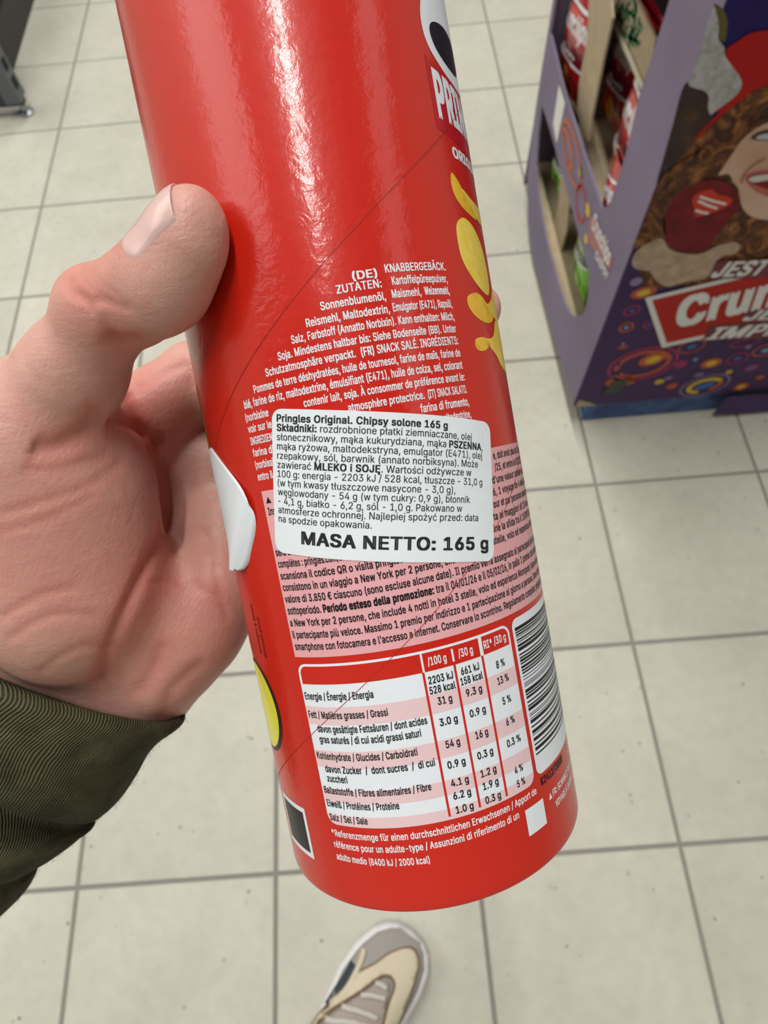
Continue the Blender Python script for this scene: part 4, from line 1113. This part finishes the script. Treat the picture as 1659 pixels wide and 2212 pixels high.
# hair mass behind everything (runs on past the right of the view)
art('hair', 0, [(1650, 1010), (1480, 1080), (1350, 1160), (1180, 1290), (980, 1480), (760, 1690), (560, 1930), (380, 2150), (330, 2300), (250, 2700), (160, 3100), (120, 3330), (250, 3420), (700, 3400), (1300, 3350), (1900, 3400), (2600, 3400), (2800, 2400), (2700, 1500), (2200, 1100)], M_hair, zt, 'long curly brown hair')
art('hair', 1, [(660, 980), (880, 1030), (950, 1120), (930, 1330), (1010, 1420), (760, 1700), (560, 1930), (430, 2080), (320, 2180), (400, 1880), (520, 1450)], M_hair2, zt, 'dark straight strands beside the hat')
art('hat', 2, [(1140, 600), (1290, 470), (1440, 375), (1660, 340), (1950, 330), (2350, 460), (2600, 800), (2550, 1150), (2200, 1080), (1850, 990), (1660, 990), (1480, 1060), (1330, 1180), (1160, 1300), (900, 1540), (800, 1650), (760, 1660), (860, 1530), (1050, 1330), (1000, 1240), (1150, 950)], M_hat, zt, 'red knitted hat')
art('fur_bobble', 3, [(985, 60), (1035, 150), (1060, 300), (1055, 440), (1125, 540), (1135, 640), (1230, 780), (1310, 890), (1335, 1000), (1270, 1110), (1160, 1200), (1040, 1290), (960, 1350), (930, 1250), (940, 1130), (880, 1060), (780, 1030), (700, 980), (760, 800), (880, 420)], M_pom, zt, 'white fur bobble of the hat')
art('ribbon', 2, [(1010, 20), (1100, 80), (1160, 200), (1160, 330), (1130, 470), (1060, 430), (1060, 250), (1010, 100)], plain('print_olive', (0.10, 0.09, 0.025), 0.5), zt)
art('face', 2, [(1660, 1440), (1500, 1520), (1350, 1640), (1240, 1790), (1130, 1960), (1060, 2070), (1180, 2060), (1230, 2150), (1300, 2240), (1330, 2420), (1400, 2530), (1520, 2590), (1700, 2600), (2000, 2480), (2250, 2200), (2350, 1800), (2200, 1500), (1900, 1420)], M_face, zt, 'smiling face')
art('eye', 3, [(1440, 1630), (1520, 1560), (1660, 1520), (1750, 1540), (1780, 1610), (1700, 1650), (1560, 1655)], M_brow, zt)
art('eye_white', 4, [(1500, 1625), (1560, 1585), (1660, 1570), (1740, 1590), (1690, 1635), (1580, 1640)], plain('print_eye_white', (0.42, 0.42, 0.46), 0.4), zt)
art('eye', 3, [(1960, 1610), (2060, 1560), (2180, 1590), (2150, 1650), (2020, 1660)], M_brow, zt)
art('eyebrow', 3, [(1420, 1500), (1560, 1400), (1760, 1390), (1760, 1420), (1580, 1440), (1440, 1530)], M_brow, zt)
art('nose', 3, [(1840, 1640), (1900, 1850), (1950, 1920), (1860, 1960), (1780, 1920), (1790, 1880), (1850, 1860)], plain('print_nose', (0.40, 0.21, 0.15), 0.5), zt)
art('smile_line', 3, [(1600, 1860), (1450, 1950), (1350, 2060), (1320, 2150), (1345, 2160), (1380, 2060), (1480, 1960), (1610, 1885)], plain('print_crease', (0.30, 0.13, 0.08), 0.5), zt)
art('lips', 3, [(1375, 2100), (1450, 2035), (1660, 2000), (1900, 1990), (2080, 2060), (2000, 2250), (1800, 2340), (1600, 2310), (1440, 2210)], M_lip, zt)
art('open_mouth', 4, [(1400, 2110), (1480, 2065), (1660, 2040), (1900, 2035), (2030, 2080), (1960, 2200), (1780, 2260), (1600, 2220), (1450, 2160)], plain('print_mouth', (0.16, 0.012, 0.015), 0.5), zt)
art('teeth', 5, [(1410, 2112), (1490, 2075), (1660, 2052), (1900, 2050), (2010, 2085), (1900, 2120), (1660, 2125), (1480, 2150)], plain('print_teeth', (0.52, 0.50, 0.47), 0.4), zt)
art('fur_collar', 3, [(20, 780), (60, 680), (180, 590), (300, 560), (360, 650), (470, 690), (640, 700), (800, 630), (960, 590), (1010, 640), (960, 700), (860, 720), (790, 780), (720, 910), (560, 950), (440, 980), (340, 1000), (240, 940), (180, 860), (60, 840)], M_fur, zu, 'cream fur collar')
art('mitten', 5, [(980, 130), (860, 30), (700, 20), (520, 90), (400, 190), (310, 370), (320, 520), (370, 620), (470, 670), (600, 690), (720, 640), (780, 540), (860, 440), (950, 340), (1000, 250)], M_mitt, zu, 'dark red woollen mitten')
art('hair', 5, [(20, 640), (60, 560), (130, 380), (210, 160), (330, -40), (560, -200), (700, -260), (760, -120), (680, 0), (520, 90), (390, 200), (320, 360), (330, 520), (250, 560), (120, 620)], M_hair, zu, 'curls over the shoulder')
hp_ = art('heart', 6, [(570, 200), (600, 150), (690, 110), (760, 105), (810, 150), (880, 160), (935, 190), (920, 240), (820, 290), (700, 335), (600, 350), (590, 280)], M_heart, zu, 'red heart badge on the mitten')
hl = Flat(front_map, layer(7))
for a, c in (((640, 165), (880, 235)), ((625, 205), (800, 275)), ((600, 290), (720, 320))):
    hl.stroke(fp([a, ((a[0] + c[0]) / 2, (a[1] + c[1]) / 2 + 6), c], zu), 0.0035)
hl.build('badge_lines', M_pwhite, hp_, 'illegible white lines of lettering')

# swirls at the foot of the poster
sw = {k: Flat(front_map, layer(1)) for k in ('o', 'r', 'y', 'b', 's', 'm', 'l')}
sw2 = {k: Flat(front_map, layer(2)) for k in ('o', 'y', 'b', 's', 'm', 'l')}
def ctr(x, y): q = on_plane(*zu(x, y), 1, FV); return q.x, q.z
S = 0.000165
def orb(x, y, ra, rb_, outer, inner, w=None, ring_key=None, rot=10):
    cx, cz = ctr(x, y)
    if outer: sw[outer].ellipse(cx, cz, ra * S, rb_ * S * 1.25, rot, 20)
    if inner: sw2[inner].ellipse(cx, cz, ra * S * 0.55, rb_ * S * 0.7, rot, 16)
    if ring_key: ring_(sw[ring_key], cx, cz, ra * S * 1.5, rb_ * S * 1.9, 0.0035, rot=rot)
orb(130, 1060, 125, 65, 'r', 'y'); orb(20, 1225, 50, 35, None, 'b', None, 'm'); orb(185, 1350, 40, 30, None, 'b', None, 'm'); orb(570, 1555, 90, 55, None, 'b', None, 'r')
orb(750, 1710, 115, 70, 'o', 'y'); orb(990, 1665, 75, 50, None, 'b', None, 'm'); orb(1120, 1750, 80, 55, 'm', 'b'); orb(915, 1790, 40, 28, 'y', None); orb(275, 1880, 58, 36, 'y', None)
orb(390, 1920, 68, 48, 'r', 'o'); orb(1025, 1925, 90, 60, 'r', 'y'); orb(1250, 1590, 90, 50, None, 's', None, 'o'); orb(1090, 1560, 35, 25, 'l', None); orb(605, 1675, 26, 22, 's', None)
orb(60, 960, 60, 45, 'l', None); orb(360, 1845, 45, 25, 'l', None); orb(640, 1815, 55, 25, 'l', None); orb(470, 1720, 70, 60, 'm', None); orb(1200, 1840, 50, 30, 'o', None); orb(1060, 1520, 100, 30, None, None, None, 'm')
orb(-30, 1380, 45, 35, None, 's', None, 'o'); orb(-60, 1530, 18, 15, 's', None); orb(-110, 1720, 24, 20, 's', None); orb(-120, 1830, 40, 30, 'r', 'l'); orb(-60, 1560, 60, 20, 'r', None)
orb(1400, 1700, 100, 60, 'o', 'y'); orb(1600, 1600, 80, 50, 'm', 'b'); orb(1750, 1850, 110, 60, 'r', 'y'); orb(1500, 1880, 60, 40, None, 'b', None, 'l'); orb(2000, 1700, 90, 60, 'o', 'b')
cx, cz = ctr(120, 1720); ring_(sw['m'], cx, cz, 0.062, 0.048, 0.006, rot=8); ring_(sw['r'], cx, cz, 0.048, 0.036, 0.010, -150, 190, 8)
cx, cz = ctr(215, 1670); sw2['o'].ellipse(cx, cz, 0.026, 0.018, 25, 20)
cx, cz = ctr(215, 1675); f7 = Flat(front_map, layer(3)).ellipse(cx, cz, 0.014, 0.010, 25, 18); f7.build('swirl_print', M_yel, front)
cx, cz = ctr(690, 1915); ring_(sw2['y'], cx, cz, 0.030, 0.020, 0.010, 20, 250, 15); ring_(sw['l'], cx, cz, 0.046, 0.033, 0.004, rot=15); sw2['b'].ellipse(cx, cz, 0.020, 0.010, 20, 16); ring_(sw['o'], cx, cz, 0.030, 0.020, 0.008, -70, 20, 15)
cx, cz = ctr(-80, 1880); sw['o'].ellipse(cx, cz, 0.030, 0.016, 0, 18)
mats = dict(o=M_orange, r=plain('vermilion_ink', (0.36, 0.05, 0.025), 0.5), y=M_yel, b=M_blue, s=M_sky, m=M_mag, l=M_lav)
for d_ in (sw, sw2):
    for k, f_ in d_.items():
        if f_.F: f_.build('swirl_print', mats[k], front)
tag_ = Flat(front_map, layer(4)).poly([(1.335, 0.105), (1.372, 0.108), (1.380, 0.150), (1.347, 0.150)]).build('care_patch', plain('dark_green_patch', (0.03, 0.04, 0.03), 0.6), front, 'small dark square mark near the lower corner')

# slanting brand plate and slogans
def ftext(F_, s, a, c, cap, conv=zu, **k):
    p = on_plane(*conv(*a), 1, FV); q = on_plane(*conv(*c), 1, FV); F_.text(s, (p.x, p.z), (q.x, q.z), cap, **k)
A = fp([(140, 1100), (295, 1560), (1276, 1190), (1276, 850)], zu)
far = 0.40
def extend(p, q): d = (Vector(q) - Vector(p)).normalized(); return tuple(Vector(q) + d * far)
w_ = [A[0], A[1], extend(A[1], (A[1][0] + 0.1, A[1][1] + 0.043)), extend(A[0], (A[0][0] + 0.1, A[0][1] + 0.027))]
dirx = Vector((1, 0.235)).normalized()
tl_, bl_ = Vector(A[0]), Vector(A[1])
tr_, br_ = tl_ + dirx * 0.46, bl_ + dirx * 0.40
ban = Flat(front_map, layer(6)).poly([tuple(tl_), tuple(bl_), tuple(br_), tuple(tr_)]).build('brand_plate', M_pwhite, front, 'white edge of the slanting red brand plate')
i_ = 0.009
Flat(front_map, layer(7)).poly([tuple(tl_ + Vector((0.0135, -0.0065))), tuple(bl_ + Vector((0.0045, 0.0125))), tuple(br_ + Vector((-0.012, 0.009))), tuple(tr_ + Vector((-0.012, -0.010)))]).build('plate_field', M_pred, ban, 'red field of the plate')
sl = Flat(front_map, layer(10)); d0 = on_plane(*zu(430, 1375), 1, FV)
sl.text('Crunchips', (d0.x - 0.005, d0.z), (d0.x - 0.005 + dirx.x * 0.345, d0.z + dirx.y * 0.345), 0.078, fat=0.05, shear=0.02); sl.build('brand_lettering', M_pwhite, ban, 'white brand lettering')
bk = Flat(front_map, layer(8)).poly(fp([(720, 930), (790, 770), (880, 750), (2600, 700), (2600, 860), (900, 920)], zu)).poly(fp([(1010, 1320), (1060, 1210), (2500, 1150), (2500, 1290)], zu)).poly(fp([(670, 1490), (720, 1350), (2500, 1250), (2500, 1420)], zu))
bk = bk.build('slogan_shadow', plain('slogan_dark_red', (0.12, 0.008, 0.02), 0.5), front)
sg = Flat(front_map, layer(11))
ftext(sg, 'JEST-OSTRO', (730, 905), (2000, 840), 0.031, fat=0.04, shear=0.25)
ftext(sg, 'JEST', (1020, 1305), (1620, 1270), 0.026, fat=0.04, shear=0.25)
ftext(sg, 'IMPREZA', (680, 1480), (1870, 1395), 0.032, fat=0.04, shear=0.25)
sg.build('slogan', M_pwhite, bk, 'white slogan lettering')
Flat(lambda u, v, l: (u - DX, -0.012 - 0.1 * (0.07 - v), v), 0).poly([(1.600, 0.070), (1.588, 0.012), (1.86, 0.010), (1.88, 0.070)]).build('flap', M_violet, display, 'violet card flap hanging over the pallet')
ce = Flat(lambda u, v, l: (u - DX, -0.0032, v), 0).poly([(DX, 0.067), (DX + 0.045, 0.067), (DX + 0.03, 0.078), (DX + 0.004, 0.092)]).build('worn_corner', M_tan, display, 'worn brown corner of the card')

# pallet
pal = thing('pallet', 'low blue pallet under the purple display stand', 'pallet', Matrix.Translation((1.62, 1.21, 0)))
M_pal, t, b = nt('blue_plastic', 0.35, (0.012, 0.055, 0.21))
n = noise_tex(t, coords(t), 22, 4, 0.6, 1.2); r = ramp(t, n.outputs[0], [(0.35, (0.006, 0.028, 0.12)), (0.7, (0.03, 0.10, 0.30))]); lk(t, r.outputs[0], b.inputs[0]); bump(t, b, n.outputs[0], 0.8, 0.004)
box('deck', -0.298, 0.298, -0.390, 0.376, 0.030, 0.0655, M_pal, pal, 0.004)
for ix in (-0.245, 0, 0.245):
    box('runner', ix - 0.052, ix + 0.052, -0.388, 0.374, 0.0, 0.031, M_pal, pal, 0.003)
box('film_skirt', -0.300, 0.245, -0.3935, -0.391, 0.002, 0.062, M_pal, pal, 0.001, 'wrinkled blue film over the edge')

# ---------------------------------------------------------------- crisp bags
def foil(name, col, rough=0.22):
    m, t, b = nt(name, rough, col, coat=0.3)
    n = noise_tex(t, coords(t), 26, 4, 0.6, 0.8); bump(t, b, n.outputs[0], 0.55, 0.004); return m
M_bagred = foil('red_foil', (0.30, 0.008, 0.012)); M_bagmaroon = foil('maroon_foil', (0.13, 0.004, 0.010)); M_baggreen = foil('green_foil', (0.16, 0.42, 0.02)); M_bagorange = foil('orange_foil', (0.55, 0.22, 0.02)); M_bagwhite = foil('white_foil', (0.62, 0.60, 0.62)); M_bagdark = foil('dark_green_foil', (0.01, 0.05, 0.03)); M_pepper = foil('pepper_print', (0.5, 0.03, 0.01)); M_brightred = foil('bright_red_foil', (0.50, 0.008, 0.012))
BW, BH, BT = 0.10, 0.135, 0.032
def bagsurf(s, q, lift, side=1):
    f = max(0.0, (1 - abs(s) ** 2.6)) ** 0.62 * max(0.0, (1 - abs(q) ** 3.2)) ** 0.7
    cr = 0.003 * mnoise.noise(Vector((s * 3.1, q * 4.3, 2.0 * side))) * (1 - abs(s) ** 4)
    pinch = 1 - 0.10 * (1 - abs(q) ** 2)
    return (-(side * (BT * f + cr * (1 if f > 0.05 else 0)) + (lift if side > 0 else 0)), -s * BW * pinch, q * BH)
def make_bag(name, main, label, scheme):
    o = thing(name, label, 'crisp bag', None, 'crisp bags in the display stand')
    N1, N2 = 20, 26; V = []; Fc = []
    for side in (1, -1):
        for i in range(N1 + 1):
            for j in range(N2 + 1): V.append(bagsurf(-1 + 2 * i / N1, -0.93 + 1.86 * j / N2, 0, side))
    n0 = (N1 + 1) * (N2 + 1)
    for s_ in (0, 1):
        for i in range(N1):
            for j in range(N2):
                q = (s_ * n0 + i * (N2 + 1) + j, s_ * n0 + (i + 1) * (N2 + 1) + j, s_ * n0 + (i + 1) * (N2 + 1) + j + 1, s_ * n0 + i * (N2 + 1) + j + 1)
                Fc.append(q if s_ == 0 else q[::-1])
    from_py('pouch', V, Fc, main, o, None, True)
    for sg_ in (1, -1):
        V = []; Fc = []
        for k in range(61):
            x = (-1 + 2 * k / 60) * BW * 0.985; z = 0.0012 * (1 if k % 2 else -1)
            V += [(z, x, sg_ * BH * 0.925), (z, x, sg_ * BH * 1.03)]
        Fc = [(2 * k, 2 * k + 2, 2 * k + 3, 2 * k + 1) for k in range(60)]
        from_py('end_seal', V, Fc, main, o)
    def panel(nm, pts, mat, k, lab=None, closed=True):
        bm = bmesh.new(); bm.faces.new([bm.verts.new((x, y, 0)) for x, y in pts])
        for ax_ in (0, 1):
            v_ = -1.0
            while v_ < 1.0:
                no = (1, 0, 0) if ax_ == 0 else (0, 1, 0)
                bmesh.ops.bisect_plane(bm, geom=bm.verts[:] + bm.edges[:] + bm.faces[:], plane_co=(v_ * no[0], v_ * no[1], 0), plane_no=no); v_ += 0.1
        bmesh.ops.triangulate(bm, faces=bm.faces[:])
        for v_ in bm.verts: v_.co = Vector(bagsurf(v_.co.x, v_.co.y, 0.0006 * k))
        return from_bm(nm, bm, mat, o, lab, True)
    def words_(nm, s, p0, p1, cap, mat, k, fat=0.04, par=None):
        V_, f_ = lettering(s, p0, p1, cap, fat=fat, shear=0.12)
        w_o = from_py(nm, [bagsurf(a, c, 0.0006 * k) for a, c in V_], f_, mat, par or o); w_o['kind'] = 'stuff'; return w_o
    c = scheme
    panel('colour_band', [(-0.9, -0.28), (0.9, -0.12), (0.9, 0.12), (-0.9, -0.02)], c['band'], 1)
    panel('white_line', [(-0.92, -0.33), (0.92, -0.17), (0.92, -0.12), (-0.92, -0.28)], M_bagwhite, 2)
    lp = panel('logo_panel', [(-0.86, 0.02), (0.80, 0.26), (0.90, 0.66), (-0.80, 0.44)], c['logo'], 2)
    panel('white_line', [(-0.86, 0.47), (0.95, 0.70), (0.95, 0.76), (-0.86, 0.53)], M_bagwhite, 2)
    words_('logo_text', 'Crunchips', (-0.80, 0.07), (0.80, 0.30), 0.33, M_bagwhite, 3, 0.06)
    words_('flavour_text', 'Papryka' if c.get('pap', True) else 'Cebulka', (-0.45, -0.20), (0.42, -0.10), 0.085, M_bagwhite, 3, 0.04)
    for k, (x, y, a, b3) in enumerate(((-0.45, -0.60, 0.24, 0.20), (0.05, -0.55, 0.26, 0.22), (0.50, -0.58, 0.22, 0.18))):
        panel('pepper_picture' if c.get('pap', True) else 'onion_picture', [(x + a * math.cos(u), y + b3 * math.sin(u)) for u in [math.pi * 2 * m_ / 18 for m_ in range(18)]], (c['veg'], c['veg2'])[k % 2], 2 + k)
    return o
def copy_tree(o, parent=None):
    c = o.copy(); COL.objects.link(c)
    if parent is not None: c.parent = parent
    for ch in list(o.children): copy_tree(ch, c)
    return c
red_s = dict(band=M_bagmaroon, logo=M_brightred, veg=M_pepper, veg2=M_bagorange)
grn_s = dict(band=M_bagdark, logo=M_brightred, veg=M_baggreen, veg2=M_bagdark, pap=False)
org_s = dict(band=M_bagmaroon, logo=M_brightred, veg=M_bagorange, veg2=M_yel)
def place_bag(o, x, y, z, roll, yaw=0, pitch=0, sc=1.0):
    o.matrix_world = Matrix.Translation((x, y, z)) @ Matrix.Rotation(math.radians(roll), 4, 'X') @ Matrix.Rotation(math.radians(yaw), 4, 'Z') @ Matrix.Rotation(math.radians(pitch), 4, 'Y') @ Matrix.Diagonal((sc, sc, sc, 1))
    return o
bag_r = make_bag('crisp_bag', M_bagred, 'dark red crisp bag standing in the middle of the upper opening', red_s)
place_bag(bag_r, 1.366, 1.075, 0.458, 4, -6, 0, 0.94)
b2 = copy_tree(bag_r); b2['label'] = 'small dark red crisp bag leaning low behind the purple front column'; place_bag(b2, 1.318, 0.985, 0.405, -14, -8, 0, 0.55)
b3_ = copy_tree(bag_r); b3_['label'] = 'dark red crisp bag at the far left of the upper opening'; place_bag(b3_, 1.336, 1.385, 0.442, 5, 6, 0, 0.82)
b4 = copy_tree(bag_r); b4['label'] = 'dark red crisp bag tucked behind the brown divider, upper left'; place_bag(b4, 1.400, 1.270, 0.448, 0, 5, 0, 0.84)
b5 = make_bag('crisp_bag', M_bagorange, 'orange crisp bag behind the brown flap, top of the opening', org_s); place_bag(b5, 1.460, 1.190, 0.560, -16, 0, 0, 0.95)
bag_g = make_bag('crisp_bag', M_baggreen, 'green crisp bag with red logo at the right of the lower opening', grn_s)
place_bag(bag_g, 1.338, 1.085, 0.226, -6, -6, 0, 0.68)
b6 = copy_tree(bag_g); b6['label'] = 'green crisp bag at the back left of the lower opening'; place_bag(b6, 1.345, 1.345, 0.222, 6, 8, 0, 0.64)

# ------------------------------------------------------------------ metal shelf at the far left
sh = thing('shelf_unit', 'dark metal shelf unit with perforated post at the far left edge', 'shelf', Matrix.Translation((-0.112, 2.07, 0)))
M_steel = plain('dark_blue_steel', (0.030, 0.036, 0.050), 0.42, metal=0.3); M_slot = plain('black_slot', (0.003, 0.003, 0.004), 0.8); M_plinth = plain('black_brown_plinth', (0.020, 0.017, 0.016), 0.5); M_bolt = plain('zinc_foot', (0.35, 0.37, 0.40), 0.35, metal=0.8)
box('post', -0.032, 0.014, -0.030, 0.030, 0.045, 1.9, plain('grey_blue_steel', (0.10, 0.11, 0.13), 0.4, metal=0.2), sh, 0.002)
for k in range(36):
    box('slot', 0.0132, 0.0150, -0.014, 0.014, 0.075 + k * 0.05, 0.105 + k * 0.05, M_slot, sh)
box('base_bar', -0.62, 0.012, -0.014, 0.014, 0.030, 0.060, M_steel, sh, 0.002)
for x in (-0.002, -0.115, -0.60):
    lathe_o = from_py('levelling_foot', *(lambda P: (P[0], P[1]))((lambda n=20: ([( (r_ * math.cos(2 * math.pi * k / n)) + x, r_ * math.sin(2 * math.pi * k / n), z_) for r_, z_ in ((0.024, 0), (0.024, 0.006), (0.010, 0.012), (0.010, 0.032)) for k in range(n)], [(i * n + k, i * n + (k + 1) % n, (i + 1) * n + (k + 1) % n, (i + 1) * n + k) for i in range(3) for k in range(n)] + [tuple(range(n))[::-1], tuple(3 * n + k for k in range(n))]))()), M_bolt if x > -0.01 else M_plinth, sh, None, False)
box('plinth', -0.70, -0.083, 0.10, 2.6, 0.0, 0.11, M_plinth, sh, 0.002)
box('shelf_board', -0.72, -0.103, 0.02, 2.6, 0.16, 0.19, M_plinth, sh, 0.003)
box('shelf_rail', -0.106, -0.098, 0.02, 2.6, 0.165, 0.195, plain('grey_rail', (0.10, 0.095, 0.09), 0.45), sh, 0.001)
gb = thing('wrapped_goods', 'white and lilac wrapped pack on the dark shelf, top left corner', 'package', Matrix.Translation((-0.42, 2.62, 0.1915)))
M_wrap, t, b = nt('lilac_wrap', 0.3, (0.5, 0.48, 0.6)); vo2 = node(t, 'ShaderNodeTexVoronoi'); vo2.inputs['Scale'].default_value = 34; lk(t, coords(t), vo2.inputs['Vector']); r = ramp(t, vo2.outputs['Distance'], [(0.3, (0.62, 0.62, 0.68)), (0.5, (0.22, 0.19, 0.34))]); lk(t, r.outputs[0], b.inputs[0])
box('pack', -0.14, 0.19, -0.30, 0.30, 0, 0.17, M_wrap, gb, 0.02); box('pack_band', -0.142, 0.192, -0.06, 0.06, -0.0, 0.172, M_bagwhite, gb, 0.02)

for m_ in bpy.data.materials:      # printed card has little shine
    if m_.name.startswith(('print_', 'poster_', 'orange_ink', 'red_ink', 'lilac', 'violet', 'brown_card')) and m_.use_nodes:
        m_.node_tree.nodes['Principled BSDF'].inputs['Specular IOR Level'].default_value = 0.2
